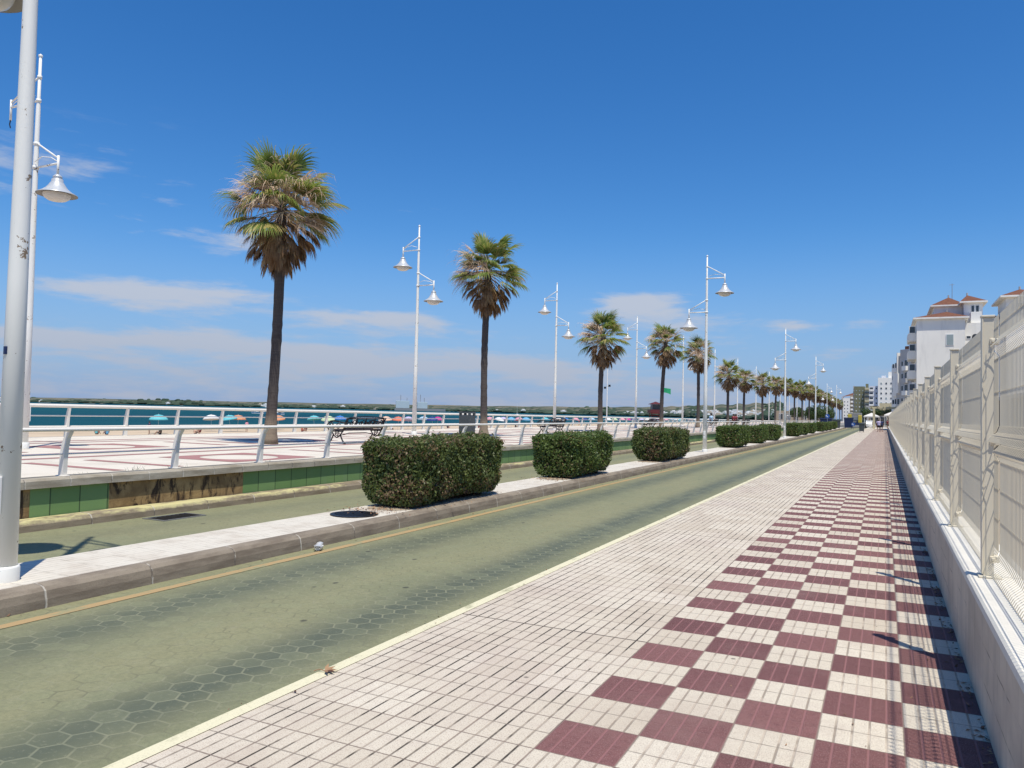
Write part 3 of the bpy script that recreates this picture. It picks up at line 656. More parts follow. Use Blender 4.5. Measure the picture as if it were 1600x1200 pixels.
# ------------------------------------------------------------------ palms
def fan(m, base, d, length, n, spread, droop, wind, curl, wid):
    """one fan leaf: petiole, then n narrow strips fanned out; tips droop"""
    d = Vector(d).normalized(); side = d.cross(Vector((0, 0, 1)))
    if side.length < .1: side = Vector((1, 0, 0))
    side.normalize(); roll = rnd.uniform(-.5, .5); nrm = side.cross(d).normalized()
    side = (side * math.cos(roll) + nrm * math.sin(roll)).normalized()
    pl = length * rnd.uniform(.38, .50); bl = length - pl
    hub = Vector(base) + d * pl + Vector((0, 0, -droop * pl * .15))
    m.tube([base, Vector(base) + d * pl * .5, hub], [.018, .013, .008], 4, False)
    for i in range(n):
        a = spread * (2 * i / (n - 1) - 1); dd = (d * math.cos(a) + side * math.sin(a)).normalized()
        L = bl * (1 - .28 * abs(a) / max(spread, .1)) * rnd.uniform(.82, 1.1); p = hub.copy(); wv = nrm * .5 + Vector((-dd.y, dd.x, 0)) * .0 + dd.cross(nrm) * .9
        wv.normalize(); k = len(m.v); S = 5; v = dd.copy()
        for q in range(S + 1):
            f = q / S; ww = wid * (min(1, .35 + f * 2.2)) * (1 - f) ** .6 + .0015
            m.v.append(tuple(p - wv * ww / 2)); m.v.append(tuple(p + wv * ww / 2))
            v = (v + Vector((wind[0], wind[1], 0)) * f * .5 + Vector((0, 0, -1)) * droop * (f ** 1.3) + Vector((rnd.uniform(-1, 1), rnd.uniform(-1, 1), rnd.uniform(-1, 1))) * curl * f).normalized()
            p = p + v * L / S
        for q in range(S): m.f.append((k + q * 2, k + q * 2 + 1, k + q * 2 + 3, k + q * 2 + 2))
def palm(label, loc, H, seed, lean=(0, 0), scruffy=1.0, fine=1.0, big=1.0, group='palms along the promenade'):
    """H = height of the crown's heart; the leaves rise about 1.5 m above it"""
    global rnd
    keep = rnd; rnd = random.Random(seed)
    root = empty('palm_tree', label, 'palm tree', loc, 0, group)
    tp = []; tr = []
    for i in range(45):
        f = i / 44; bx = lean[0] * (f ** 1.5) + .03 * math.sin(f * 5 + seed); by = lean[1] * f ** 1.5 + .03 * math.cos(f * 4 + seed)
        tp.append((bx, by, H * f)); tr.append((.132 + .095 * math.exp(-f * 16)) * rnd.uniform(.96, 1.05) + .004 * math.sin(f * 90))
    MB().tube(tp, tr, 14).obj('trunk', 'palm_trunk', root, True)
    top = Vector(tp[-1]); wind = (.26, .05)
    gm = MB(); ng = int(30 * fine ** .3 / scruffy ** .7)
    for i in range(ng):
        az = i * 2.39996 + rnd.uniform(-.3, .3); f = i / ng; el = math.radians(76 - 98 * f ** .85 + rnd.uniform(-13, 13))
        d = (math.cos(az) * math.cos(el) + .10, math.sin(az) * math.cos(el), math.sin(el))
        fan(gm, top + Vector((0, 0, .10 - .30 * f)), d, big * rnd.uniform(1.4, 2.0), int(30 * fine), rnd.uniform(.95, 1.5), rnd.uniform(.35, .80) + .25 * f, wind, .08, .068 / fine ** .4)
    gm.obj('crown', 'palm_green', root)
    dm = MB(); nd = int(26 * scruffy)
    for i in range(nd):
        az = rnd.uniform(0, 6.28) if rnd.random() < .6 else rnd.uniform(2.2, 4.2); el = math.radians(rnd.uniform(-25, 62)); d = (math.cos(az) * math.cos(el), math.sin(az) * math.cos(el), math.sin(el))
        fan(dm, top + Vector((0, 0, -.1)), d, big * rnd.uniform(1.35, 1.9), int(22 * fine), rnd.uniform(.8, 1.5), rnd.uniform(.6, 1.1), (.05, .0), .26, .030 / fine ** .4)
    for i in range(int(15 * scruffy)):      # bare bleached fronds whose strips have curled up
        az = rnd.choice((rnd.uniform(2.3, 4.3), rnd.uniform(0, 6.28))); el = math.radians(rnd.uniform(5, 60)); d = (math.cos(az) * math.cos(el), math.sin(az) * math.cos(el), math.sin(el))
        fan(dm, top + Vector((0, 0, -.05)), d, rnd.uniform(1.8, 2.35), int(9 * fine), rnd.uniform(.6, 1.2), rnd.uniform(.9, 1.6), (.0, .0), .55, .036 / fine ** .4)
    dm.obj('dead_fronds', 'palm_dead', root)
    sm = MB(); ns = 78
    for i in range(ns):
        az = i * 2.39996 + rnd.uniform(-.3, .3); f = i / ns; b = top + Vector((.13 * math.cos(az), .13 * math.sin(az), -.20 - .85 * f)); el = math.radians(-22 - 50 * f + rnd.uniform(-9, 9))
        d = (math.cos(az) * math.cos(el), math.sin(az) * math.cos(el), math.sin(el)); fan(sm, b, d, rnd.uniform(1.15, 1.5) * (1 - .30 * f), int(20 * fine), rnd.uniform(.35, .65), rnd.uniform(.9, 1.4), (.03, 0), .09, .05 / fine ** .4)
    sm.obj('frond_skirt', 'palm_skirt', root)
    rnd = keep; return root
PZ = .62
palms = [palm('nearest and tallest looking palm with ragged bleached fronds blowing to the right', (-15.0, 15.95, PZ), 6.5, 5, (.18, 0), 1.5, 1.25, 1.13),
         palm('second palm from the left, straight trunk, beside the grey litter bin', (-14.5, 27.3, PZ), 6.75, 8, (0.05, 0), 1.0, 1.0),
         palm('third palm from the left, behind the second trimmed hedge', (-14.5, 41.4, PZ), 5.45, 21, (.05, .1), 1.1, .85),
         palm('fourth palm from the left, beside the red lifeguard tower', (-14.5, 54.7, PZ), 6.3, 34, (.2, 0), 1.1, .8)]
ys = [66.7, 80.8, 93.1, 105.7, 118.8, 132.2, 145.6, 160, 175, 190, 206, 222, 240, 258, 278, 300]
tops = [8.77, 7.75, 7.6, 7.97, 8.18, 8.4, 8.61, 9.4, 9.4, 9.5, 9.3, 9.2, 9.3, 9.1, 9.0, 9.0]
for i, (y, t) in enumerate(zip(ys, tops)):
    src = palms[[1, 2, 3, 2, 3, 1][i % 6]]; sh = {1: 8.4, 2: 7.1, 3: 7.95}[[1, 2, 3, 2, 3, 1][i % 6]]
    o = dup(src, (-14.5 + (-.4 if i == 2 else 0), y, PZ), rnd.uniform(-.7, .7) + (0 if i % 2 else .9), ordn(i + 4) + ' palm from the left in the promenade row', (t - .62) / sh)
    o.scale = (1.0 if i < 7 else 1.1, 1.0 if i < 7 else 1.1, (t - .62) / sh)

# ------------------------------------------------------------------ hedges
def leafcards(seed, n, sampler, size, jit=.35):
    """n small diamond leaves at sampler(k)->(pos,normal) arrays; returns a mesh"""
    g = np.random.default_rng(seed); P, Nn = sampler(g, n)
    a = Nn + g.normal(0, .62, (n, 3)); a /= np.linalg.norm(a, axis=1, keepdims=True)
    t = np.cross(a, g.normal(0, 1, (n, 3))); t /= np.linalg.norm(t, axis=1, keepdims=True); b = np.cross(a, t)
    s = size * g.uniform(.65, 1.3, (n, 1)); V = np.empty((n, 4, 3))
    V[:, 0] = P - t * s * .5; V[:, 1] = P + b * s * .27 + a * s * .06; V[:, 2] = P + t * s * .5; V[:, 3] = P - b * s * .27 + a * s * .06
    me = bpy.data.meshes.new('foliage'); me.vertices.add(n * 4); me.vertices.foreach_set('co', V.reshape(-1)); me.loops.add(n * 4); me.loops.foreach_set('vertex_index', np.arange(n * 4, dtype=np.int32))
    me.polygons.add(n); me.polygons.foreach_set('loop_start', np.arange(0, n * 4, 4, dtype=np.int32)); me.polygons.foreach_set('loop_total', np.full(n, 4, dtype=np.int32)); me.update(); me.validate()
    return me
def hedge_sampler(L, W, H, seed):
    ph = np.random.default_rng(seed).uniform(0, 6, 12)
    def f(g, n):
        areas = np.array([L * H, L * H, W * H, W * H, L * W]); face = g.choice(5, n, p=areas / areas.sum()); u = g.uniform(-.5, .5, n); v = g.uniform(0, 1, n)
        P = np.zeros((n, 3)); N = np.zeros((n, 3))
        for k, (ax, sg) in enumerate(((0, 1), (0, -1), (1, 1), (1, -1), (2, 1))):
            m = face == k
            if ax == 0: P[m] = np.c_[np.full(m.sum(), sg * W / 2), u[m] * L, v[m] * H]; N[m, 0] = sg
            elif ax == 1: P[m] = np.c_[u[m] * W, np.full(m.sum(), sg * L / 2), v[m] * H]; N[m, 1] = sg
            else: P[m] = np.c_[u[m] * W, (v[m] - .5) * L, np.full(m.sum(), H)]; N[m, 2] = 1
        # round the corners, undercut the foot, make the surface lumpy
        c = np.array([0, 0, H * .5]); e = np.abs(P - c) / np.array([W / 2, L / 2, H / 2]); e4 = (e ** 20).sum(1) ** (1 / 20); P = c + (P - c) / e4[:, None] ** .9
        lump = (np.sin(P[:, 1] * 4.1 + ph[0] + P[:, 2] * 2.2) * np.sin(P[:, 0] * 4.7 + ph[1]) + .8 * np.sin(P[:, 2] * 6.3 + ph[2] + P[:, 1] * 2.9) + .7 * np.sin(P[:, 1] * 9.7 + ph[3]) * np.sin(P[:, 2] * 8.3 + ph[4] + P[:, 0] * 5) + .5 * np.sin(P[:, 1] * 21 + ph[5] + P[:, 0] * 17) * np.sin(P[:, 2] * 19 + ph[6]))
        depth = np.abs(g.normal(0, .085, n)) - .02 + .10 * (g.uniform(0, 1, n) ** 4) * 2 - (g.uniform(0, 1, n) > .965) * g.uniform(0, .09, n)
        P += N * (lump * .034 - depth)[:, None]
        foot = np.clip((.30 - P[:, 2]) / .30, 0, 1); P[:, 0] *= 1 - .30 * foot ** 1.4; P[:, 1] *= 1 - .07 * foot ** 1.4
        P[:, 2] += .05 + (np.sin(P[:, 1] * 1.7 + ph[7]) * .025); return P, N
    return f
def hedge(label, x, y0, y1, H, n, size, seed, m='hedge', W=1.12):
    L = y1 - y0; root = empty('trimmed_hedge', label, 'hedge', (x, (y0 + y1) / 2, .166), 0, 'trimmed hedges on the median')
    obj('foliage', leafcards(seed, n, hedge_sampler(L, W, H, seed), size), m, root)
    tm = MB(); sh = MB(); g = random.Random(seed)
    for i in range(int(70 * L)):
        a = (g.uniform(-W * .22, W * .22), g.uniform(-L * .42, L * .42)); q = g.uniform(.2, 1)
        b = (a[0] * 1.6 + g.uniform(-.12, .12), a[1] * 1.04 + g.uniform(-.2, .2), q * H * .88)
        tm.tube([(a[0], a[1], -.01), ((a[0] + b[0]) / 2 + g.uniform(-.05, .05), (a[1] + b[1]) / 2, b[2] * .55), b], [.011, .008, .003], 4, False)
    for i in range(int(26 * L)):
        a_ = (g.uniform(-W * .44, W * .44), g.uniform(-L * .46, L * .46)); h_ = H + .03 + g.uniform(.0, .09)
        if i % 3 == 0: a_ = (W * .46, g.uniform(-L * .46, L * .46)); h_ = g.uniform(.3, H)
        e_ = (a_[0] + g.uniform(-.04, .04) + (.07 if i % 3 == 0 else 0), a_[1] + g.uniform(-.04, .04), h_ + .03)
        tm.tube([(a_[0] * .9, a_[1], h_ - .12), e_], [.004, .002], 4, False)
        for q_ in range(4):
            c_ = Vector((e_[0] + g.uniform(-.025, .025), e_[1] + g.uniform(-.025, .025), e_[2] - q_ * .022)); d_ = Vector((g.uniform(-1, 1), g.uniform(-1, 1), g.uniform(.1, 1))).normalized() * .028; s_ = d_.orthogonal().normalized() * .012
            sh.v += [tuple(c_ - d_), tuple(c_ + s_), tuple(c_ + d_), tuple(c_ - s_)]; k = len(sh.v) - 4; sh.f.append((k, k + 1, k + 2, k + 3))
    tag(sh.obj('shoots', m, root), kind='stuff')
    # dense twig core so the sun does not pass straight through
    for i in range(int(160 * L)):
        p = Vector((g.uniform(-W * .36, W * .36), g.uniform(-L * .44, L * .44), g.uniform(.12, H * .84))); d = Vector((g.uniform(-1, 1), g.uniform(-1, 1), g.uniform(-.6, 1))).normalized() * .13
        k = len(tm.v); s_ = d.orthogonal().normalized() * .035; tm.v += [tuple(p - d - s_), tuple(p + d - s_), tuple(p + d + s_), tuple(p - d + s_)]; tm.f.append((k, k + 1, k + 2, k + 3))
    tm.obj('branches', 'twig', root)
    return root
h1 = hedge('nearest and longest looking hedge, brownish top, beside the round grille on the median', -6.66, 9.55, 12.35, .95, 46000, .052, 3, 'hedge_dry', 1.06)
h2 = hedge('second trimmed hedge from the left, bright green top', -6.66, 15.98, 18.4, .92, 24000, .062, 4)
h3 = hedge('third trimmed hedge, just left of the second lamp post on the median', -6.66, 23.7, 26.8, .96, 20000, .072, 6, 'hedge_dry')
hh = [(37.1, 40.3), (44.6, 47.0), (51.0, 53.2), (64.5, 68.2), (71.3, 74.2), (79.2, 82.5), (92.5, 95.6), (99.5, 102.5), (106, 109.5), (117, 120)]
h4 = hedge('fourth trimmed hedge, first one right of the second median lamp post', -6.66, hh[0][0], hh[0][1], .94, 11000, .10, 9)
for i, (a, b) in enumerate(hh[1:]):
    o = dup(h4, (-6.66, (a + b) / 2, .166), PI * (i % 2), ordn(i + 4) + ' trimmed hedge on the median counted from the left'); o.scale = (1, (b - a) / 3.2, .93 + .05 * (i % 3))
# soil beds under the hedges with dry litter
for i, (a, b) in enumerate([(9.35, 12.7), (15.7, 18.9), (23.4, 27.2)] + hh[:3]):
    m = MB(); N = 22; c = ((-6.66), (a + b) / 2); k = []
    m.v = [(-6.66, c[1], .192)] + [(-6.66 + .40 * math.copysign(abs(math.cos(t)) ** .5, math.cos(t)), c[1] + (b - a) / 2 * math.copysign(abs(math.sin(t)) ** .4, math.sin(t)), .1705) for t in np.linspace(0, 2 * PI, N, False)]
    m.f = [(0, 1 + j, 1 + (j + 1) % N) for j in range(N)]; struct('soil_bed', m, 'earth')
lit = MB(); g = random.Random(5)
def leafbit(m, x, y, z, s):
    a = g.uniform(0, 6.28); k = len(m.v); c, s_ = math.cos(a), math.sin(a); t = g.uniform(-.5, .5)
    m.v += [(x - c * s, y - s_ * s, z), (x - s_ * s * .4, y + c * s * .4, z + .4 * s), (x + c * s, y + s_ * s, z + t * s + .5 * s), (x + s_ * s * .4, y - c * s * .4, z + .1 * s)]; m.f.append((k, k + 1, k + 2, k + 3))
for i in range(420): leafbit(lit, -6.62 + g.gauss(0, .28), g.uniform(9.0, 12.6) if i % 3 else g.gauss(9.2, .25), .178, g.uniform(.012, .03))
for i in range(260): leafbit(lit, -6.62 + g.gauss(0, .25), g.uniform(15.4, 18.6) if i % 3 else g.gauss(15.7, .25), .178, g.uniform(.012, .03))
for i in range(160): leafbit(lit, -6.62 + g.gauss(0, .22), g.uniform(23, 26.6), .178, g.uniform(.015, .03))
for i in range(260): leafbit(lit, .49 - abs(g.gauss(0, .035)), g.choice((4.7, 5.5, 6.3, 7.1, 7.9, 8.6, 9.5, 11, 12.7)) + g.gauss(0, .17), .003, g.uniform(.008, .022))
for i in range(46): leafbit(lit, g.uniform(-3.05, .4), 2 + 16 * g.random() ** 1.5, .003, g.uniform(.006, .016))
for i in range(60): leafbit(lit, -3.14 + g.gauss(0, .06), 2 + 18 * g.random(), .006, g.uniform(.006, .018))
for i in range(60): leafbit(lit, -5.97 + g.gauss(0, .05), 3 + 22 * g.random(), -.006, g.uniform(.006, .02))
tag(lit.obj('leaf_litter', 'litter'), 'dry leaf litter under the hedges and along the wall foot', 'leaf litter', None, 'stuff')
# grass tufts growing out of the coping joint
tf = MB()
for (x, y, n, s) in ((-10.3, 8.1, 16, .10), (-10.3, 8.85, 10, .08), (-10.3, 7.2, 6, .05), (-10.3, 10.9, 7, .05), (.47, 7.0, 8, .05), (.47, 9.2, 8, .06), (.47, 5.6, 10, .06), (.47, 12.0, 8, .06)):
    for i in range(n):
        p = Vector((x + g.gauss(0, .02), y + g.gauss(0, .10), .618 if x < 0 else 0)); d = Vector((g.gauss(0, .5), g.gauss(0, .6), 1)) * s * g.uniform(.5, 1.2); k = len(tf.v)
        tf.v += [tuple(p + Vector((0, -.003, 0))), tuple(p + Vector((0, .003, 0))), tuple(p + d)]; tf.f.append((k, k + 1, k + 2))
tag(tf.obj('grass_tufts', 'bush'), 'thin weeds growing in the joints of coping and wall foot', 'weeds', None, 'stuff')

# ------------------------------------------------------------------ benches
def bench(label, loc, rz):
    """long axis along local y, sitter faces -x"""
    root = empty('park_bench', label, 'bench', loc, rz, 'black iron benches on the promenade'); L = 1.85; Hs = .38; Hb = .74
    sm = MB()
    for i in range(4): sm.bbox(-.24 + i * .115, -.145 + i * .115, -L / 2 + .02, L / 2 - .02, Hs - .012 + .01 * abs(i - 1.5), Hs + .02 + .01 * abs(i - 1.5), .006)
    sm.obj('seat', 'bench_wood', root)
    bm = MB(); q = lambda z: .20 + (z - Hs) * .33
    for z in (Hs + .07, Hb - .02): bm.tube([(q(z), -L / 2 + .05, z), (q(z), L / 2 - .05, z)], .018, 8)
    bm.tube([(q(Hb - .02), -L / 2 + .05, Hb - .02)] + [(q(Hb + .03), y, Hb + .04 * math.cos(y / L * PI)) for y in np.linspace(-L / 2 + .1, L / 2 - .1, 12)] + [(q(Hb - .02), L / 2 - .05, Hb - .02)], .016, 8)
    for y in np.linspace(-L / 2 + .05, L / 2 - .05, 5): bm.tube([(q(Hs + .03), y, Hs + .03), (q(Hb), y, Hb)], .014, 6)
    zc = (Hs + Hb) / 2 + .03
    for c in np.linspace(-L / 2 + .28, L / 2 - .28, 4):
        for s_ in (-1, 1):
            pts = [(q(p[2]), p[1], p[2]) for p in spiral((0, c + s_ * .11, zc + .03 * s_), .10, .025, PI / 2 * (1 + s_), 1.4 * s_, 20)]; bm.tube(pts, .0125, 5)
        bm.tube([(q(p[2]), p[1], p[2]) for p in spiral((0, c, zc), .05, .05, 0, 1.0, 12)], .012, 5)
        for s_ in (-1, 1): bm.tube([(q(zc - .13), c + s_ * .22, zc - .13), (q(zc), c + s_ * .17, zc), (q(zc + .13), c + s_ * .22, zc + .13)], .012, 5)
    bm.obj('backrest', 'iron', root, True)
    for y in (-L / 2, L / 2):
        am = MB(); am.tube([(-.26, y, Hs)] + spiral((-.25, y, Hs + .13), .13, .04, -PI / 2, -1.5, 18, 'xz'), .018, 6); am.tube([(-.26, y, Hs + .26), (-.1, y, Hs + .27), (.1, y, Hs + .24), (.27, y, Hs + .22)], .02, 6)
        am.tube(spiral((.02, y, Hs + .12), .09, .02, 0, 1.6, 18, 'xz'), .014, 6); am.tube([(.20, y, Hs), (.27, y, Hs + .22), (.34, y, Hb)], .02, 6); am.obj('armrest', 'iron', root, True)
        lm = MB(); lm.tube([(-.30, y, .02), (-.22, y, .10), (-.14, y, .26), (-.22, y, Hs)], [.024, .02, .022, .02], 6); lm.tube([(.26, y, .02), (.18, y, .10), (.10, y, .26), (.20, y, Hs)], [.024, .02, .022, .02], 6)
        lm.tube([(-.14, y, .24), (-.02, y, .18), (.10, y, .24)], .018, 6); lm.tube([(-.22, y, Hs - .02), (.2, y, Hs - .02)], .02, 6)
        lm.tube(spiral((-.02, y, .29), .08, .02, 0, 1.5, 16, 'xz'), .013, 6)
        for x in (-.30, .26): lm.lathe([(0, .035), (.03, .03), (.034, .012), (.03, 0)], (x, y, 0), 10)
        lm.obj('leg_frame', 'iron', root, True)
    MB().tube([(0, -L / 2, .22), (0, -.4, .30), (0, .4, .30), (0, L / 2, .22)], .012, 6).obj('stretcher', 'iron', root, True)
    return root
bn = bench('ornate black iron bench between the nearest palm and the first hedge', (-13.95, 18.4, PZ), 0)
dup(bn, (-13.9, 33.0, PZ), 0, 'black iron bench behind the gap between the first two hedges')
dup(bn, (-14.0, 49.5, PZ), 0, 'dark bench in front of the fourth palm, left of the lifeguard tower')
dup(bn, (-13.9, 70.2, PZ), 0, 'dark bench right of the second median lamp post')
dup(bn, (-13.9, 81.5, PZ), 0, 'dark bench with two seated people in red')
dup(bn, (-13.9, 88.5, PZ), 0, 'dark empty bench right of the two people in red')

# litter bin
lb = empty('litter_bin', 'tall dark grey hooded litter bin left of the second palm', 'litter bin', (-13.9, 24.9, PZ))
bmx = MB().bbox(-.22, .22, -.24, .24, .04, .84, .02); bmx.bbox(-.20, .20, -.22, .22, 0, .05, .01); bmx.obj('body', 'bin_grey', lb)
hm = MB().bbox(-.225, .225, -.245, .245, .925, .985, .012)
for sx in (-1, 1):
    for sy in (-1, 1): hm.bbox(sx * .19 - .03, sx * .19 + .03, sy * .18 - .06, sy * .18 + .06, .835, .93, .006)
hm.obj('hood', 'bin_grey', lb)
MB().bbox(-.17, .17, -.19, .19, .842, .86, .006).obj('liner_rim', 'steel', lb)
# grille over a manhole on the median, drain by the far kerb, plastic litter by the kerb
gr = empty('round_grille', 'dark round iron grille set in the median before the first hedge', 'grille', (-6.63, 8.72, .166))
gm_ = MB().lathe([(.33, 0), (.33, .014), (.27, .016), (.27, .004)], n=32)
for i in range(11):
    x = -.25 + i * .05; hw = math.sqrt(max(.27 ** 2 - x * x, 0)) + .01; gm_.box(x - .012, x + .012, -hw, hw, .002, .013)
gm_.obj('grate', 'iron', gr); MB().lathe([(0, .004), (.30, .004)], n=24).obj('pit_shade_disc', 'black', gr)  # flat black disc stands in for the darkness below the grille
dr = empty('drain_grate', 'rectangular drain grate in the green lane by the yellow kerb', 'drain grate', (-9.35, 8.05, -.011))
dmx = MB().box(-.22, .22, -.38, -.34, .0, .012).box(-.22, .22, .34, .38, 0, .012).box(-.22, -.18, -.34, .34, 0, .012).box(.18, .22, -.34, .34, 0, .012); dmx.obj('frame', 'steel', dr)
d2 = MB()
for i in range(9): d2.box(-.18, .18, -.33 + i * .08, -.30 + i * .08, .001, .009)
d2.obj('bars', 'iron', dr); MB().box(-.178, .178, -.338, .338, .0005, .003).obj('pit_shade_sheet', 'black', dr)  # thin black sheet painted as the unlit hollow under the bars
pb = empty('plastic_cup', 'crushed clear plastic cup lying against the median kerb', 'cup', (-5.93, 7.15, .03), .6)
pcm = MB()
for i in range(7):
    y = -.13 + i * .045; r = .038 + .012 * math.sin(i * 2.1)
    for j in range(10): a = 2 * PI * j / 10; pcm.v.append((r * math.cos(a) * (1 + .2 * math.sin(3 * a + i)), y, r * .75 * math.sin(a)))
    if i: pcm.f += [((i - 1) * 10 + j, (i - 1) * 10 + (j + 1) % 10, i * 10 + (j + 1) % 10, i * 10 + j) for j in range(10)]
pcm.obj('cup_wall', 'plastic', pb, True); MB().lathe([(.05, 0), (.056, .006), (.05, .012)], (0, 0, 0), 16).obj('rim', 'white', pb)

dl = empty('dry_leaf', 'curled dry brown leaf lying on the yellow edge line of the sidewalk', 'leaf', (-3.12, 3.86, .008), .5)
m = MB(); mm = MB()
for a in (-1.2, -.5, .1, .8, 1.5):
    c_, s_ = math.cos(a), math.sin(a); k = len(m.v)
    m.v += [(0, 0, .004), (.035 * c_ - .012 * s_, .035 * s_ + .012 * c_, .016), (.078 * c_, .078 * s_, .006 + .02 * abs(a) / 1.5), (.035 * c_ + .012 * s_, .035 * s_ - .012 * c_, .010)]; m.f.append((k, k + 1, k + 2, k + 3))
m.obj('blade', 'litter', dl); mm.tube([(0, 0, .005), (-.04, .01, .012), (-.07, .0, .004)], .003, 5).obj('stalk', 'litter', dl)
# ------------------------------------------------------------------ people
def skin_mesh(name, joints, edges):
    me = bpy.data.meshes.new(name + '_src'); me.from_pydata([j[0] for j in joints], edges, [])
    o = bpy.data.objects.new(name + '_src', me); COL.objects.link(o)
    o.modifiers.new('s', 'SKIN'); o.modifiers.new('u', 'SUBSURF').levels = 1
    for v, j in zip(me.skin_vertices[0].data, joints): v.radius = (j[1], j[1] * (j[2] if len(j) > 2 else 1))
    me.skin_vertices[0].data[0].use_root = True
    dg = bpy.context.evaluated_depsgraph_get(); dg.update(); r = bpy.data.meshes.new_from_object(o.evaluated_get(dg)); r.name = name
    bpy.data.objects.remove(o); r.polygons.foreach_set('use_smooth', [True] * len(r.polygons)); r.materials.append(MAT['skin']); return r
def body(pose):
    if pose == 'stand':
        hip, kn, an, toe = (.09, 0, .90), (.10, -.02, .50), (.10, .02, .08), (.11, -.14, .03)
    elif pose == 'sit':   # faces -y, seat 0.45
        hip, kn, an, toe = (.10, 0, .50), (.13, -.44, .50), (.13, -.42, .08), (.13, -.56, .03)
    else:                 # sitting on the sand, knees up
        hip, kn, an, toe = (.09, 0, .12), (.12, -.36, .42), (.12, -.62, .07), (.12, -.74, .04)
    b = hip[2]; ln = 0 if pose == 'stand' else .06
    J = [((0, 0, b + .02), .14, .8), ((0, ln * .5, b + .22), .13, .75), ((0, ln, b + .42), .15, .65), ((0, ln, b + .55), .06), ((0, ln - .02, b + .64), .085, 1.1), ((0, ln - .02, b + .76), .09, 1.1)]
    E = [(0, 1), (1, 2), (2, 3), (3, 4), (4, 5)]
    for s in (-1, 1):
        k = len(J); J += [((s * hip[0], hip[1], hip[2] - .03), .085), ((s * kn[0], kn[1], kn[2]), .058), ((s * an[0], an[1], an[2]), .038), ((s * toe[0], toe[1], toe[2]), .03)]; E += [(0, k), (k, k + 1), (k + 1, k + 2), (k + 2, k + 3)]
        k = len(J); J += [((s * .19, ln, b + .48), .055), ((s * .25, ln + .03, b + .20), .04), ((s * .24, ln - .10, b - .02 if pose == 'stand' else b + .10), .03), ((s * .23, ln - .16, b - .09 if pose == 'stand' else b + .07), .025)]; E += [(2, k), (k, k + 1), (k + 1, k + 2), (k + 2, k + 3)]
    return skin_mesh('person_' + pose, J, E), b, ln
BOD = {p: body(p) for p in ('stand', 'sit', 'sand')}
def person(label, loc, rz, pose, top, bottom='navy', group=None):
    me, b, ln = BOD[pose]; root = empty('person', label, 'person', loc, rz, group); obj('body', me, None, root)
    MB().lathe([(.03, .80), (.075, .79), (.108, .72), (.112, .66), (.09, .60)], (0, ln, b), 12).obj('hair', 'hair', root, True)
    if top:
        m = MB().lathe([(.17, .02), (.165, .2), (.195, .38), (.20, .46), (.12, .54), (.07, .555)], (0, ln * .7, b), 14)
        for s in (-1, 1): m.tube([(s * .17, ln, b + .49), (s * .235, ln + .02, b + .28)], [.08, .066], 8)
        m.obj('shirt', top, root, True)
    m = MB().lathe([(.165, -.10), (.17, 0), (.165, .08)], (0, 0, b), 14)
    if pose == 'stand':
        for s in (-1, 1): m.tube([(s * .09, 0, b - .02), (s * .10, -.01, b - .28)], [.105, .09], 8)
    else:
        kz = b if pose == 'sit' else b + .2
        for s in (-1, 1): m.tube([(s * .10, 0, b), (s * .125, -.27, kz)], [.10, .08], 8)
    m.obj('shorts', bottom, root, True); return root
person('person in red shirt and navy shorts sitting on the far bench, left of the two', (-13.98, 80.9, PZ), -PI / 2, 'sit', 'red')
person('person in red shirt and black shorts sitting on the far bench, right of the two', (-13.98, 82.2, PZ), -PI / 2, 'sit', 'red', 'black')
person('person in a pale blue shirt sitting just left of the second median lamp post', (-13.98, 69.6, PZ), -PI / 2, 'sit', 'u_pale blue', 'u_pale blue')

# ------------------------------------------------------------------ beach things
def gim(px, py, z):
    """world point on height z seen at a photograph pixel"""
    d = cx * ((px - 800) / 1200) + cdn * ((py - 600) / 1200) + cf; t = (z - 1.65) / d.z; return Vector((d.x * t, d.y * t, z))
def at_row(px, X):
    """ground point on the beach line x = X in the viewing direction of a pixel column"""
    d = cx * ((px - 800) / 1200) + cdn * ((652 - 600) / 1200) + cf; t = X / d.x; return X, d.y * t
ums = []
def umbrella(label, x, y, z, mname, tilt, group):
    root = empty('beach_umbrella', label, 'beach umbrella', (x, y, z), rnd.uniform(0, 6), group); root.rotation_euler = (tilt, tilt * .6, rnd.uniform(0, 6))
    m = MB(); n = 16; pr = ((.02, 2.62), (.5, 2.52), (.95, 2.27), (1.2, 2.0))
    for r, zz in pr:
        for j in range(n): a = 2 * PI * j / n; m.v.append((r * math.cos(a), r * math.sin(a), zz - (.03 * r if j % 2 else 0)))
    for i in range(3): m.f += [(i * n + j, (i + 1) * n + j, (i + 1) * n + (j + 1) % n, i * n + (j + 1) % n) for j in range(n)]
    k = len(m.v); m.lathe([(1.2, 2.0), (1.205, 1.88)], n=n); m.obj('canopy', mname, root)
    MB().tube([(0, 0, -.2), (0, 0, 2.72)], .02, 6).obj('pole', 'white', root)
    return root
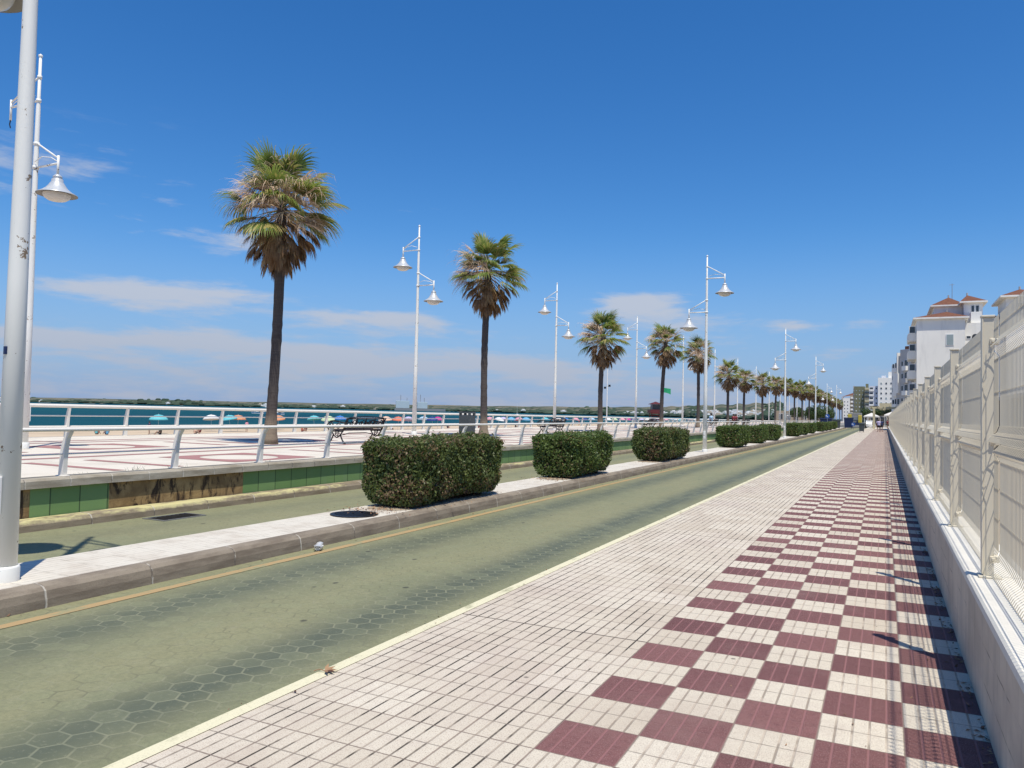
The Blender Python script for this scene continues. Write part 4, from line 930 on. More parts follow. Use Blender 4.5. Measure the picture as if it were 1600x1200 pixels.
UL = [(248, -88, 'turquoise'), (331, -93, 'white'), (362, -90, 'turquoise'), (372, -90, 'orange'), (436, -94, 'orange'), (492, -92, 'turquoise'), (514, -88, 'pale green'), (531, -92, 'blue'), (604, -86, 'peach'), (622, -82, 'coral'), (638, -86, 'lilac'),
      (662, -88, 'pale blue'), (676, -82, 'navy'), (684, -84, 'magenta'), (727, -88, 'pale blue'), (738, -84, 'light blue'), (766, -86, 'pink'), (778, -84, 'white'), (786, -88, 'lilac'), (799, -84, 'light blue'), (812, -86, 'pink'), (822, -84, 'light blue'),
      (852, -88, 'turquoise'), (872, -84, 'white'), (884, -84, 'blue'), (898, -86, 'pink'), (913, -82, 'navy'), (925, -88, 'pale blue'), (950, -84, 'white'), (960, -84, 'pale green'), (972, -88, 'pink'), (981, -84, 'magenta'), (990, -82, 'navy'), (1003, -86, 'lilac'),
      (1012, -84, 'white'), (1025, -86, 'blue'), (1040, -88, 'pink'), (1050, -84, 'pale blue'), (1058, -86, 'white'), (1064, -80, 'turquoise'), (1078, -86, 'lilac'), (1086, -84, 'white'), (1098, -80, 'light blue'), (1108, -86, 'white')]
def bz(x): return -2.15 - .37 * (abs(x) - 60) / 44 if x < -60 else -1.7 - .45 * (abs(x) - 21.8) / 38.2
for i, (px, X, c) in enumerate(UL):
    x, y = at_row(px, X); umbrella('%s beach umbrella on the sand, %s from the left' % (c, ordn(i)), x, y, bz(x) - .05, 'u_' + c, rnd.uniform(-.22, .22), 'umbrellas on the beach')
bp = [(152, 'sand', 'u_turquoise', 'blue cap and towel'), (168, 'sand', 'u_light blue', 'light blue top'), (234, 'stand', 'navy', 'dark blue top'), (251, 'sand', 'black', 'black top'), (306, 'sand', 'u_peach', 'peach top'), (313, 'sand', 'black', 'black top'),
      (386, 'stand', 'u_pink', 'pink top'), (478, 'sand', 'red', 'dark red top'), (473, 'sand', 'u_coral', 'coral top'), (612, 'sand', 'white', 'white shirt'), (648, 'stand', 'u_coral', 'coral top'), (700, 'sand', 'navy', 'navy top'), (748, 'sand', 'red', 'red top'),
      (806, 'sand', 'black', 'black top'), (832, 'stand', 'white', 'white shirt'), (862, 'sand', 'u_pink', 'pink top'), (905, 'stand', 'red', 'red top'), (940, 'stand', 'navy', 'navy top'), (968, 'sand', 'black', 'black top'), (1020, 'stand', 'u_light blue', 'light blue top'), (1070, 'stand', 'black', 'black top')]
for i, (px, pose, top, words) in enumerate(bp):
    x, y = at_row(px, -89 + (i % 5) * 1.6); person('beachgoer in %s, %s on the beach, %s from the left' % (words, 'standing' if pose == 'stand' else 'sitting', ordn(i)), (x, y, bz(x)), rnd.uniform(0, 6.28), pose, top, rnd.choice(('navy', 'black', 'red')), 'people on the beach')

# lifeguard tower with green flag
x, y = at_row(1024, -52); tw = empty('lifeguard_tower', 'dark red wooden lifeguard tower standing on the beach', 'tower', (x, y, bz(x)), .5)
S = 1.0
lg = MB()
for sx in (-1, 1):
    for sy in (-1, 1): tlx = MB().bbox(sx * 1.2 - .09, sx * 1.2 + .09, sy * 1.2 - .09, sy * 1.2 + .09, -.3, 4.3, .01); tlx.obj('leg', 'maroon', tw)
m = MB()
for i in range(6): m.bbox(-1.25, 1.25, -1.24, -1.2, .7 + i * .55, .95 + i * .55, .01); m.bbox(1.2, 1.24, -1.25, 1.25, .7 + i * .55, .95 + i * .55, .01)
m.obj('cladding', 'maroon', tw)
MB().bbox(-1.7, 1.7, -1.7, 1.7, 3.9, 4.02, .02).obj('platform', 'maroon', tw)
m = MB()
for a in (-1.65, 1.65): m.bbox(a - .03, a + .03, -1.65, 1.65, 4.9, 5.0, .01).bbox(-1.65, 1.65, a - .03, a + .03, 4.9, 5.0, .01).bbox(a - .02, a + .02, -1.65, 1.65, 4.15, 4.85, .01).bbox(-1.65, 1.65, a - .02, a + .02, 4.15, 4.85, .01)
m.obj('balustrade', 'maroon', tw)
m = MB().box(-1.0, 1.0, -1.0, -.96, 4.02, 4.9).box(-1.0, 1.0, .96, 1.0, 4.02, 4.9).box(-1, -.96, -.96, .96, 4.02, 4.9).box(.96, 1, -.96, .96, 4.02, 4.9)
for sx in (-1, 1):
    for sy in (-1, 1): m.box(sx * .98 - .05, sx * .98 + .05, sy * .98 - .05, sy * .98 + .05, 4.9, 6.3)
m.obj('cabin', 'maroon', tw); MB().box(-.94, .94, -.94, .94, 4.92, 6.25).obj('cabin_window', 'glass', tw)
MB().lathe([(2.1, 6.3), (2.15, 6.38), (.25, 6.95), (0, 7.0)], n=4, a0=PI / 4).obj('roof', 'maroon', tw)
x, y = at_row(1036, -52); fg = empty('beach_flag', 'green flag flying on a thin pole beside the lifeguard tower', 'flag', (x, y, bz(x)))
MB().tube([(0, 0, -.3), (0, 0, 10.9)], [.05, .03], 8).obj('pole', 'white', fg)
m = MB(); N = 12
for i in range(N + 1):
    f = i / N
    for z in (10.8 - .25 * f, 9.55 - .5 * f * f): m.v.append((1.9 * f * .9, 1.9 * f * .42 + .12 * math.sin(f * 9), z))
m.f = [(2 * i, 2 * i + 1, 2 * i + 3, 2 * i + 2) for i in range(N)]; m.obj('cloth', 'green_flag', fg, True)
# post with floodlights and loudspeakers at the beach edge
x, y = at_row(948, -30); fl = empty('floodlight_post', 'thin grey post with small dark floodlights behind the third palm', 'post', (x, y, bz(x)))
MB().tube([(0, 0, -.2), (0, 0, 9.5)], [.07, .05], 8).obj('pole', 'white', fl)
for s in (-1, 1): MB().bbox(s * .28 - .12, s * .28 + .12, -.08, .08, 6.55 + .12 * s, 6.8 + .12 * s, .02).obj('floodlight', 'black', fl)
MB().tube([(-.3, 0, 6.6), (.3, 0, 6.8)], .03, 6).obj('bracket', 'steel', fl)

# boats and the ship
def yacht(label, px, X, sc, rz):
    x, y = at_row(px, X); root = empty('sailing_boat', label, 'sailing boat', (x, y, -2.5), rz); root.scale = (sc,) * 3
    m = MB(); n = 9
    for i in range(n):
        f = i / (n - 1); wv = 1.25 * math.sin(min(1, f * 1.35 + .25) * PI * .5) * (1 - max(0, f - .55) ** 2 * 4.5); yy = -4.5 + 9 * f
        for (a, zz) in ((-1, .95 + .25 * f), (-.8, .1), (0, -.5), (.8, .1), (1, .95 + .25 * f)): m.v.append((a * max(wv, .02), yy, zz))
    for i in range(n - 1):
        for j in range(4): m.f.append((i * 5 + j, i * 5 + j + 1, i * 5 + 6 + j, i * 5 + 5 + j))
        m.f.append((i * 5 + 4, i * 5, i * 5 + 5, i * 5 + 9))
    m.f.append((0, 1, 2, 3, 4)); m.obj('hull', 'white', root); MB().bbox(-.7, .7, -2.2, 1.2, 1.0, 1.55, .12).obj('cabin', 'white', root)
    MB().tube([(0, .8, 1.0), (0, .8, 12.5)], [.09, .05], 8).obj('mast', 'white', root); MB().tube([(0, .8, 2.3), (0, -3.4, 2.2)], .09, 8).obj('boom', 'white', root); return root
yacht('white sailing boat with a tall bare mast, right of the second palm', 808, -330, 1.15, .6)
yacht('distant sailing boat with a thin mast beside the sixth palm', 1172, -175, .9, .2)
def motorboat(label, px, X, rz, sc=1.0):
    x, y = at_row(px, X); root = empty('motor_boat', label, 'motor boat', (x, y, -2.5), rz); root.scale = (sc,) * 3
    m = MB(); pts = [(-1.1, -3), (1.1, -3), (1.2, 0), (.9, 2), (0, 3.6), (-.9, 2), (-1.2, 0)]; m.prism([(a * .8, b * .92) for a, b in pts], -.3, .2)
    k = len(m.v); m.v += [(a * .8, b * .92, .2) for a, b in pts] + [(a, b, .85 + (.25 if b > 1 else 0)) for a, b in pts]; m.f += [(k + j, k + (j + 1) % 7, k + 7 + (j + 1) % 7, k + 7 + j) for j in range(7)]; m.f.append(tuple(k + 7 + j for j in range(7)))
    m.obj('hull', 'white', root); MB().bbox(-.75, .75, -1.2, .8, .9, 1.7, .15).obj('cabin', 'glass', root); return root
motorboat('small white motor boat on the water just right of the nearest palm', 437, -265, 1.2, 1.1); motorboat('white motor boat on the water just left of the nearest palm', 404, -300, 1.9, 1.2)
motorboat('white boat moored far out left of the second palm', 736, -300, 1.0, 1.0)
x, y = at_row(650, -1080); sp = empty('moored_ship', 'pale grey ferry with two tall blocks moored across the bay, behind the first whole lamp', 'ship', (x, y, -2.5), .62)
m = MB(); m.prism([(-55, -9), (62, -9), (75, 0), (62, 9), (-55, 9)], -1, 6.5); m.obj('hull', 'grey', sp)
MB().bbox(-52, -18, -8, 8, 6.5, 25, .5).obj('superstructure', 'ship', sp); MB().bbox(2, 28, -8, 8, 6.5, 23, .5).obj('superstructure', 'ship', sp)
m = MB()
for xx, h_ in ((-40, 40), (-24, 33), (10, 42), (20, 34)): m.tube([(xx, 0, 22), (xx, 0, h_)], .6, 6)
m.obj('masts', 'grey', sp)

# ------------------------------------------------------------------ buildings at the far end
def win(par, face, a, b, z, w_, h_, pane='glass', frame='white'):
    """face: ('y', y0) plane looking to -y at x=a ; ('x', x0) plane looking to -x at y=a"""
    ax, c = face
    if ax == 'y':
        f = MB().box(a - w_ / 2 - .09, a + w_ / 2 + .09, c - .07, c + .05, z - .09, z + h_ + .09); p = MB().box(a - w_ / 2, a + w_ / 2, c - .09, c - .06, z, z + h_)
    else:
        f = MB().box(c - .07, c + .05, a - w_ / 2 - .09, a + w_ / 2 + .09, z - .09, z + h_ + .09); p = MB().box(c - .09, c - .06, a - w_ / 2, a + w_ / 2, z, z + h_)
    fo = at0(f.obj('window', frame, par)); po = p.obj('pane', pane, fo); po.matrix_parent_inverse = (Matrix.Translation(par.location)).inverted() if False else Matrix.Identity(4)
    return fo
def hip_roof(x0, x1, y0, y1, z, h, over=.5, apex=None):
    x0 -= over; x1 += over; y0 -= over; y1 += over; a = apex or ((x0 + x1) / 2, (y0 + y1) / 2); m = MB(); t = .18
    m.box(x0, x1, y0, y1, z, z + t); 
    m.add([(x0 + .02, y0 + .02, z + t + .004), (x1 - .02, y0 + .02, z + t + .004), (x1 - .02, y1 - .02, z + t + .004), (x0 + .02, y1 - .02, z + t + .004), (a[0], a[1], z + h)], [(0, 1, 4), (1, 2, 4), (2, 3, 4), (3, 0, 4)]); return m
def roof(par, *a, **k):
    x0, x1, y0, y1, z, h = a; o = k.get('over', .5)
    e = at0(MB().box(x0 - o, x1 + o, y0 - o, y1 + o, z, z + .22).obj('eaves', 'f_white', par))
    ap = k.get('apex') or ((x0 + x1) / 2, (y0 + y1) / 2)
    m = MB().add([(x0 - o + .06, y0 - o + .06, z + .224), (x1 + o - .06, y0 - o + .06, z + .224), (x1 + o - .06, y1 + o - .06, z + .224), (x0 - o + .06, y1 + o - .06, z + .224), (ap[0], ap[1], z + h)], [(0, 1, 4), (1, 2, 4), (2, 3, 4), (3, 0, 4)])
    at0(m.obj('roof', 'roof', par)); at0(MB().tube([(ap[0], ap[1], z + h - .1), (ap[0], ap[1], z + h + .35)], .12, 6).obj('finial', 'f_grey', par))
# A: white gable-ended block with hipped tile roofs
A = empty('apartment_block', 'white apartment block with plain end wall and hipped terracotta roofs above the fence', 'building', (8, 138, 0))
at0(MB().box(4.3, 10.6, 130, 150, 0, 16.85).obj('wall', 'f_white', A)); roof(A, 4.3, 10.6, 130, 150, 16.85, 1.75, over=.5, apex=(8.6, 136))
at0(MB().box(10.6, 13.1, 131.5, 150, 0, 16.3).obj('stair_wall', 'f_white', A)); at0(MB().box(6.9, 10.7, 136.5, 148, 16.85, 19.5).obj('attic_wall', 'f_white', A)); roof(A, 6.9, 10.7, 136.5, 148, 19.5, 1.9, over=.5, apex=(9.1, 140))
at0(MB().box(10.75, 13.2, 134.0, 142, 16.3, 19.6).obj('tower_wall', 'f_white', A)); roof(A, 10.75, 13.2, 134.0, 142, 19.6, 1.75, over=.6, apex=(11.5, 138))
for a in (11.9, 12.5): win(A, ('y', 134.0), a, 0, 18.2, .35, .95)
at0(MB().bbox(11.5, 12.9, 132.2, 134, 16.3, 18.0, .03).obj('balcony', 'f_white', A))
win(A, ('y', 130), 8.65, 0, 12.95, .85, 1.5, 'blind'); win(A, ('y', 131.5), 11.15, 0, 14.0, .5, .32)
m = MB(); k = [(-.42, 0), (.42, 0)] + [(.42 * math.cos(t), .45 + .42 * math.sin(t)) for t in np.linspace(0, PI, 12)]; m.v = [(12.0 + a, 131.42, 13.75 + b) for a, b in k]; m.f = [tuple(range(len(k)))]; at0(m.obj('arched_window', 'glass', A))
for f_, zz in enumerate((2.2, 5.2, 8.2, 11.2, 13.9)):
    at0(MB().box(3.2, 4.3, 131.2, 137, zz - .25, zz - .05).obj('balcony_slab', 'f_white', A)); at0(MB().bbox(3.15, 3.3, 131.2, 137, zz - .05, zz + .95, .02).obj('balcony_front', 'f_white', A)); at0(MB().box(3.2, 4.3, 131.15, 131.3, zz - .05, zz + .95).obj('balcony_side', 'f_white', A))
    win(A, ('y', 131.15), 3.75, 0, zz + 1.05, .7, .9)
    for yy in (132.8, 135.6): win(A, ('x', 4.3), yy, 0, zz + .1, 1.6, 1.9)
    at0(MB().box(3.8, 4.3, 138, 143, zz - .2, zz + .9).obj('balcony_front', 'f_grey', A)); win(A, ('x', 4.3), 146.5, 0, zz + .3, 1.4, 1.5)
at0(MB().tube([(9.6, 140, 21), (9.6, 140, 23.6)], .04, 5).tube([(9.2, 140, 23.4), (9.9, 140, 23.4)], .03, 5).obj('aerial', 'grey', A))
# B: neighbouring roof at the right edge
B = empty('tiled_house', 'white building with tiled hip roof behind the fence at the right edge', 'building', (18, 120, 0))
at0(MB().box(14.0, 19, 116, 124, 0, 17.7).obj('wall', 'f_white', B)); roof(B, 14.0, 19, 116, 124, 17.7, 1.6, over=.7, apex=(16.0, 120))
at0(MB().box(12.9, 13.98, 117, 126, 0, 15.1).obj('wing_wall', 'f_white', B)); at0(MB().add([(12.6, 116.4, 15.12), (13.98, 116.4, 15.12), (13.98, 126, 16.6), (12.6, 126, 16.6)], [(0, 1, 2, 3)]).add([(12.6, 116.4, 15.0), (12.6, 126, 15.0), (12.6, 126, 16.6), (12.6, 116.4, 15.12)], [(0, 1, 2, 3)]).obj('wing_roof', 'roof', B)); win(B, ('y', 116), 15.6, 0, 16.2, .6, .7)
# C: stepped block turned away from the sun, with balconies
Cb = empty('apartment_block', 'stepped white and shade-grey apartment block with many balconies left of the gable-ended block', 'building', (4.55, 180.5, 0), math.radians(-52))
def cbx(nm, m_, *q): return MB().box(*q).obj(nm, m_, Cb)
# local frame: facade on y = 0, running along -x
cbx('wall', 'f_grey', -2.6, 14, 0, 9, 0, 16.6); cbx('stepped_wall', 'f_grey', -4.5, -2.6, .6, 9, 0, 15.2); cbx('rear_wall', 'f_white', -7.2, -4.5, 1.6, 12, 0, 13.6); cbx('white_bay', 'f_white', -4.2, -2.7, -.5, .6, 7.4, 11.6); cbx('white_fin', 'f_white', -3.3, -3.1, -.3, .6, 11.6, 16.0)  # grey wall colour carries the facade's shade; bay and fin stay white
def cwin(a, y0, z, w_, h_):
    fo = MB().box(a - w_ / 2 - .07, a + w_ / 2 + .07, y0 - .06, y0 + .04, z - .07, z + h_ + .07).obj('window', 'white', Cb); MB().box(a - w_ / 2, a + w_ / 2, y0 - .09, y0 - .05, z, z + h_).obj('pane', 'glass', fo)
for i_, zz in enumerate((2.4, 5.0, 7.6, 10.2, 12.8)):
    cwin(-.7, 0, zz, .9, 1.5); cwin(-1.9, 0, zz + .2, .5, 1.1); cwin(-3.8, .6, zz, .6, 1.2); cwin(-5.6, 1.6, zz, .9, 1.2); cwin(-6.6, 1.6, zz, .5, 1.0); cwin(.8, 0, zz, .5, 1.0)
    cbx('balcony', 'f_grey' if i_ % 2 else 'f_white', -1.3, -.1, -.7, 0, zz - .7, zz + .25); cbx('balcony', 'f_white', -6.3, -4.9, 1.0, 1.6, zz - .8, zz + .1)
cbx('parapet', 'roof', -1.8, 1.0, .5, 3, 16.6, 17.3)
# D: white tower block and its lower wing
D = empty('tower_block', 'tall white tower block with rows of small windows at the far end', 'building', (0, 426, 0))
at0(MB().box(-2.95, 6.5, 420, 434, 0, 22.4).obj('wall', 'f_white', D)); at0(MB().box(1.6, 4.2, 422, 430, 22.4, 25.4).obj('lift_house', 'f_white', D)); at0(MB().box(-6.9, -2.95, 422, 434, 0, 18.4).obj('wing_wall', 'f_blue', D)); at0(MB().box(-1.4, .6, 424, 428, 22.4, 23.6).obj('roof_hut', 'f_blue', D))
for r in range(8):
    zz = 2.0 + r * 2.45
    for a in (-1.5, .7, 2.9, 4.8): win(D, ('y', 420), a, 0, zz, .7, .85, 'blind' if (r * 3 + int(a)) % 4 == 0 else 'glass')
    if zz < 17: win(D, ('y', 422), -5.9, 0, zz, 1.5, .95); win(D, ('y', 422), -3.7, 0, zz, .6, .85); at0(MB().box(-7.0, -4.9, 421.2, 422, zz - .85, zz - .05).obj('balcony', 'f_white', D))
# E: olive block with cream strip
Eb = empty('olive_tower_block', 'olive brown tower block with a cream balcony strip left of the white tower', 'building', (-11, 480, 0))
at0(MB().box(-15.3, -10.0, 470, 486, 0, 20.0).obj('wall', 'f_olive', Eb)); at0(MB().box(-10.0, -7.3, 468, 484, 0, 19.0).obj('balcony_bay', 'f_cream', Eb)); at0(MB().box(-15.9, -15.3, 472, 486, 0, 20.3).obj('side_wall', 'f_grey', Eb)); at0(MB().box(-9.6, -8.2, 474, 480, 19.0, 21.6).obj('lift_house', 'f_olive', Eb))
for r in range(8):
    zz = 1.5 + r * 2.25
    for a in (-14.2, -12.6, -11.0): win(Eb, ('y', 470), a, 0, zz, .55, .6, 'white' if (r + int(a)) % 3 == 0 else 'blind', 'f_olive')
    at0(MB().box(-9.8, -7.5, 467.4, 468, zz + .9, zz + 1.9).obj('balcony_front', 'f_cream' if r % 3 == 1 else 'glass', Eb))
    at0(MB().box(-15.75, -15.3, 470.8, 472, zz, zz + .9).obj('balcony', 'f_white', Eb))
# F: red roofed blocks
Fb = empty('white_apartment_block', 'narrow white apartment block with red tiled roof behind it, leftmost at the street end', 'building', (-20, 530, 0))
at0(MB().box(-23.3, -19.3, 520, 532, 0, 14.6).obj('wall', 'f_white', Fb)); at0(MB().box(-19.3, -16.0, 522, 536, 0, 16.4).obj('rear_wall', 'f_pink', Fb)); at0(MB().box(-24.2, -23.3, 521, 534, 0, 15.3).obj('side_wall', 'f_grey', Fb))
at0(MB().add([(-24.4, 524, 15.4), (-16.4, 524, 16.6), (-16.0, 545, 19.6), (-24.4, 545, 16.2)], [(0, 1, 2, 3)]).obj('roof', 'roof', Fb))
for r in range(6):
    for a in (-22.3, -20.6): win(Fb, ('y', 520), a, 0, 1.6 + r * 2.1, .5, .55)
    at0(MB().box(-19.0, -16.3, 521.2, 522, 2.3 + r * 2.4, 3.4 + r * 2.4).obj('balcony', 'f_white', Fb))
# G: low cafe building with dark sign boards
G = empty('cafe_building', 'low beige cafe building with two dark blue sign boards at the street end', 'building', (0, 205, 0))
at0(MB().box(-3.4, 2.6, 200, 214, 0, 3.75).obj('wall', 'f_pink', G)); at0(MB().box(-1.1, 2.1, 203, 214, 3.75, 5.6).obj('upper_wall', 'f_cream', G))
at0(MB().bbox(-3.0, -1.2, 199.6, 199.99, 4.0, 4.9, .03).obj('sign_board', 'navy_dark', G)); at0(MB().bbox(-2.7, -.1, 199.5, 199.99, 3.35, 3.74, .03).obj('sign_board', 'navy_dark', G)); at0(MB().box(-4.1, -3.4, 200, 206, 0, 4.9).obj('side_wall', 'f_grey', G))
for a in (-2.2, -.2, 1.6): win(G, ('y', 200), a, 0, .3, 1.3, 2.0)
# beach-front low buildings on the left of the junction
K = empty('beach_kiosk', 'long low pale building behind the farthest palms', 'building', (-30, 300, 0)); at0(MB().box(-40, -24, 330, 350, 0, 4.4).obj('wall', 'f_pink', K))
for a in range(-38, -25, 3): win(K, ('y', 330), a, 0, 1.0, 1.5, 2.2)
# parasol tents on the promenade
def tent(label, x, y, w_, h_, mname='tent'):
    t = empty('white_awning', label, 'awning', (x, y, .6 if x < -9 else .02))
    for sx in (-1, 1):
        for sy in (-1, 1): MB().tube([(sx * w_ * .45, sy * w_ * .45, 0), (sx * w_ * .45, sy * w_ * .45, h_ * .72)], .04, 6).obj('post', 'white', t)
    MB().lathe([(w_ * .7, h_ * .7), (w_ * .7, h_ * .78), (.06, h_), (0, h_ + .02)], n=4, a0=PI / 4).obj('canopy', mname, t)
tent('white pointed awning on the promenade before the round trees', *at_row(1237, -19.5), 2.0, 2.1); tent('white market awning at the end of the sidewalk', 1.6, 172, 3.4, 3.4); tent('pale awning beside the cream pergola at the street end', -2.4, 176, 3.0, 3.0)
# pergola at the sidewalk end
pg = empty('pergola', 'cream pergola frame standing across the end of the sidewalk', 'pergola', (.4, 150, .02))
for xx in (-2.1, 1.9):
    for yy in (0, 4): MB().bbox(xx - .17, xx + .17, yy - .17, yy + .17, 0, 3.6, .02).obj('post', 'f_cream', pg)
m = MB().bbox(-2.8, 2.6, -.15, .15, 3.6, 3.9, .02).bbox(-2.8, 2.6, 3.85, 4.15, 3.6, 3.9, .02)
for i in range(6): m.bbox(-2.5 + i * .95, -2.38 + i * .95, -.6, 4.6, 3.9, 4.05, .01)
m.obj('beams', 'f_cream', pg)

# round bushes and trees near the street end
def round_tree(label, x, y, z, r, h, seed, name='round_tree', group='round trees at the end of the promenade', n=5000):
    root = empty(name, label, 'tree', (x, y, z), 0, group); gs = np.random.default_rng(seed); K_ = 14; cs = gs.normal(0, 1, (K_, 3)); cs /= np.linalg.norm(cs, axis=1, keepdims=True); cs *= gs.uniform(.2, .68, (K_, 1)) * r; cs[:, 2] = cs[:, 2] * .75 + h - r * .72
    rr = gs.uniform(.34, .55, K_) * r
    def f(g, n):
        k = g.integers(0, K_, n); d = g.normal(0, 1, (n, 3)); d /= np.linalg.norm(d, axis=1, keepdims=True); return cs[k] + d * (rr[k] * g.uniform(.72, 1.05, n))[:, None], d
    obj('crown', leafcards(seed, n, f, r * .13), 'bush', root)
    m = MB().tube([(0, 0, 0), (.05, .03, h * .35), (0, 0, h * .62)], [.16, .12, .07], 8)
    for i in range(5): a = i * 1.26; m.tube([(0, 0, h * .38), (math.cos(a) * r * .3, math.sin(a) * r * .3, h * .55), (math.cos(a) * r * .55, math.sin(a) * r * .55, h * .72)], [.07, .05, .02], 6)
    m.obj('trunk', 'twig', root); return root
round_tree('large round green tree on the promenade, left of its neighbour, behind the seventh hedge', *at_row(1246, -18.2), .6, 1.9, 3.6, 1); round_tree('round green tree touching the right side of the larger round tree', *at_row(1266, -17.2), .6, 1.9, 3.6, 2)
round_tree('dark rounded tree at the far end beside the last lamp', -14.0, 190, .0, 2.3, 4.4, 3); round_tree('brown-green shrub before the white apartment block', -14.5, 235, 0, 2.6, 4.5, 4)
for i, (xx, yy) in enumerate(((-3.9, 196), (-1.4, 193), (.9, 190))): round_tree('low palm-green street tree at the cafe front, %s from the left' % ORD[i], xx, yy, 0, 1.5, 4.4, 10 + i, n=2200)

# vehicles and clutter at the street end
def wheel(par, x, y, r, w_):
    t = MB().lathe([(r * .55, -w_ / 2), (r * .95, -w_ / 2), (r, -w_ / 4), (r, w_ / 4), (r * .95, w_ / 2), (r * .55, w_ / 2)], n=20); v = [(z, a, b) for a, b, z in t.v]; t.v = [(p + x, q + y, s + r) for p, q, s in v]
    o = t.obj('wheel', 'black', par); h = MB().lathe([(0, -w_ * .52), (r * .5, -w_ * .5), (r * .56, -w_ * .3), (r * .56, w_ * .3), (r * .5, w_ * .5), (0, w_ * .52)], n=14); h.v = [(c + x, a + y, b + r) for a, b, c in h.v]; h.obj('rim', 'steel', o)
tk = empty('yellow_truck', 'yellow and grey cleaning truck with blue lower body parked at the street end', 'truck', (-5.2, 162, -.02))
MB().bbox(-1.2, 1.2, 0, 6.0, .55, .95, .04).obj('chassis', 'navy', tk); MB().bbox(-1.2, 1.2, 1.9, 6.0, .98, 2.9, .06).obj('cargo_body', 'grey', tk); MB().bbox(-1.25, -.55, 1.0, 1.9, .98, 2.6, .08).obj('hopper', 'yellow', tk); MB().bbox(.6, 1.25, 1.0, 1.9, .98, 2.45, .08).obj('lift_arm', 'yellow', tk)
MB().bbox(-1.15, 1.15, 6.05, 7.6, .6, 2.7, .12).obj('cab', 'yellow', tk); MB().bbox(-1.0, 1.0, 1.84, 1.9, 1.5, 2.2, .02).obj('rear_panel', 'steel', tk)
for xx in (-1.0, 1.0):
    for yy in (1.2, 6.4): wheel(tk, xx, yy, .45, .28)
for s in (-1, 1): MB().bbox(s * .95 - .1, s * .95 + .1, -.03, .0, .62, .78, .01).obj('tail_light', 'red', tk)
def container(label, x, y, m_, w_=1.3, h_=1.35, name='waste_container'):
    t = empty(name, label, 'waste container', (x, y, 0)); MB().add([(-w_ * .42, -.5, .15), (w_ * .42, -.5, .15), (w_ * .42, .5, .15), (-w_ * .42, .5, .15), (-w_ / 2, -.6, h_), (w_ / 2, -.6, h_), (w_ / 2, .6, h_), (-w_ / 2, .6, h_)], [(0, 3, 2, 1), (0, 1, 5, 4), (1, 2, 6, 5), (2, 3, 7, 6), (3, 0, 4, 7), (4, 5, 6, 7)]).obj('tub', m_, t)
    MB().bbox(-w_ / 2 - .04, w_ / 2 + .04, -.64, .64, h_ + .004, h_ + .22, .06).obj('lid', m_, t)
    for sx in (-1, 1): wheel(t, sx * w_ * .33, -.35, .09, .06)
container('dark blue waste container at the street end, left of the grey one', -8.1, 128, 'navy', 1.7, 1.5); container('grey green waste container right of the dark blue one', -6.9, 133, 'bin_grey', 1.2, 1.3); container('blue recycling drum container left of the truck', -5.6, 146, 'navy', 1.5, 1.7)
container('dark green wheeled bin standing at the kerb where the sidewalk ends', -2.6, 107.5, 'bin_grey', .62, .98, 'wheelie_bin')
def sign(label, x, y, h_, m_):
    t = empty('road_sign', label, 'road sign', (x, y, 0)); MB().tube([(0, 0, 0), (0, 0, h_ + .25)], .03, 8).obj('pole', 'steel', t)
    d = MB().lathe([(0, -.015), (.30, -.015), (.30, .015), (0, .015)], n=24); d.v = [(a, c - .045, b + h_) for a, b, c in d.v]; d.obj('disc', m_, t)
    MB().add([(-.16, -.065, h_ - .03), (.04, -.065, h_ - .16), (.10, -.065, h_ - .09), (-.08, -.065, h_ + .03)], [(0, 1, 2, 3)]).add([(-.22, -.065, h_ - .2 + .14), (-.05, -.065, h_ + .12), (-.18, -.065, h_ + .16)], [(0, 1, 2)]).obj('arrow_mark', 'white', t)
sign('round blue road sign with white arrow mark above the blue container', -7.3, 118, 2.0, 'blue'); sign('low round blue road sign with white mark in front of the truck', -4.6, 138, .8, 'blue')
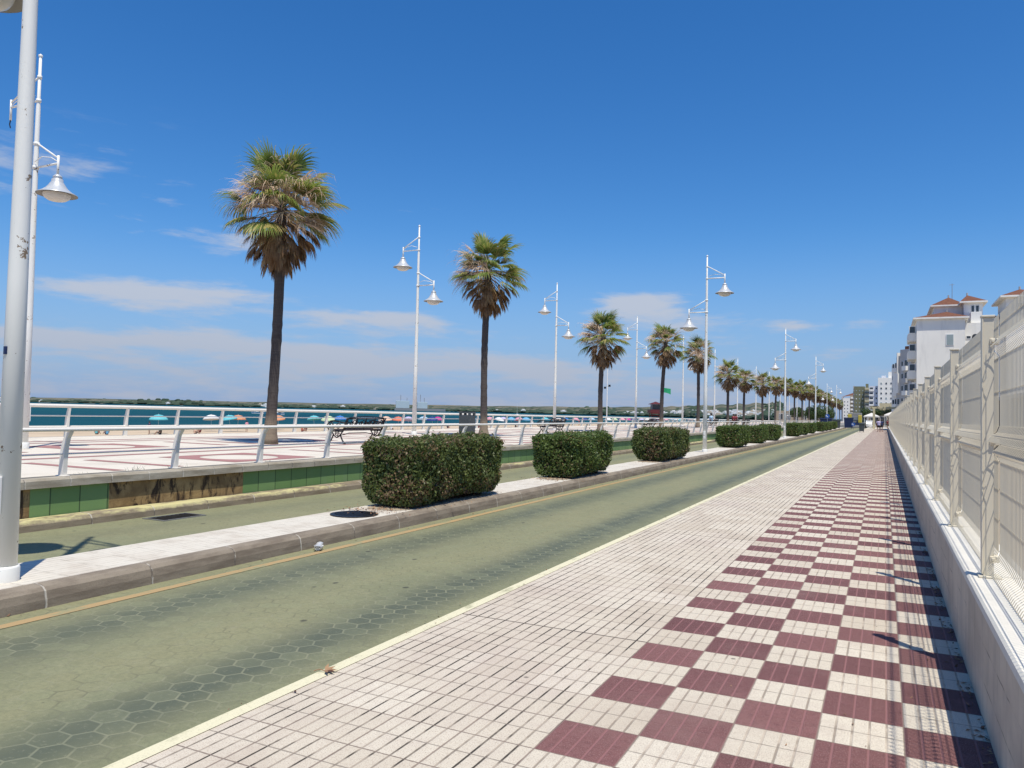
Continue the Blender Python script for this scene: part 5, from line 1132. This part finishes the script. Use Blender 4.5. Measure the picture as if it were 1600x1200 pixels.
def car(label, x, y, rz, m_):
    t = empty('parked_car', label, 'car', (x, y, -.02), rz); prof = [(-2.0, .3), (-2.05, .75), (-1.2, .95), (-.6, 1.42), (.9, 1.45), (1.55, 1.0), (2.0, .9), (2.05, .35)]
    b = MB()
    for s in (-.82, .82): b.v += [(s * (.86 if z > 1.2 else 1), yy, z) for yy, z in prof]
    n = len(prof); b.f = [tuple(range(n)), tuple(range(2 * n - 1, n - 1, -1))] + [(j, n + j, n + (j + 1) % n, (j + 1) % n) for j in range(n)]; b.obj('body', m_, t)
    MB().add([(-.68, -1.06, 1.03), (.68, -1.06, 1.03), (.62, -.66, 1.385), (-.62, -.66, 1.385)], [(0, 1, 2, 3)]).obj('windscreen', 'glass', t)
    for s in (-1, 1): MB().add([(s * .80, -1.0, 1.0), (s * .80, 1.35, 1.02), (s * .735, .85, 1.38), (s * .735, -.55, 1.36)], [(0, 1, 2, 3)]).obj('side_window', 'glass', t); MB().bbox(s * .6 - .12, s * .6 + .12, -2.08, -2.0, .68, .8, .01).obj('headlight', 'white', t)
    for s in (-.76, .76):
        for yy in (-1.25, 1.3): wheel(t, s, yy, .31, .18)
car('white car parked beside the truck at the street end', -2.6, 168, .1, 'white'); car('dark car parked behind the white car at the street end', -3.0, 182, .1, 'navy_dark'); car('silver car parked left of the truck', -9.5, 175, .2, 'steel')
for i, (xx, yy, c, wd) in enumerate(((-.7, 113, 'u_lilac', 'lilac shirt'), (-.35, 116, 'navy', 'navy shirt'), (-1.9, 158, 'white', 'white shirt'), (-1.2, 160, 'black', 'black shirt'), (.5, 156, 'red', 'red shirt'))):
    person('pedestrian in a %s at the end of the sidewalk, %s from the near side' % (wd, ORD[i]), (xx, yy, 0), rnd.uniform(0, 6.28), 'stand', c, 'black', 'pedestrians at the end of the sidewalk')
# masts of the last lamps beyond the junction
for i, (xx, yy) in enumerate(((-9.5, 152), (-8.2, 158))): dup(ml, (xx, yy, 0), .4 * i, 'thin distant lamp post at the junction, %s one' % ('left' if i == 0 else 'right'))
# small fix-ups: window panes sit in their frames' space
bpy.context.view_layer.update()
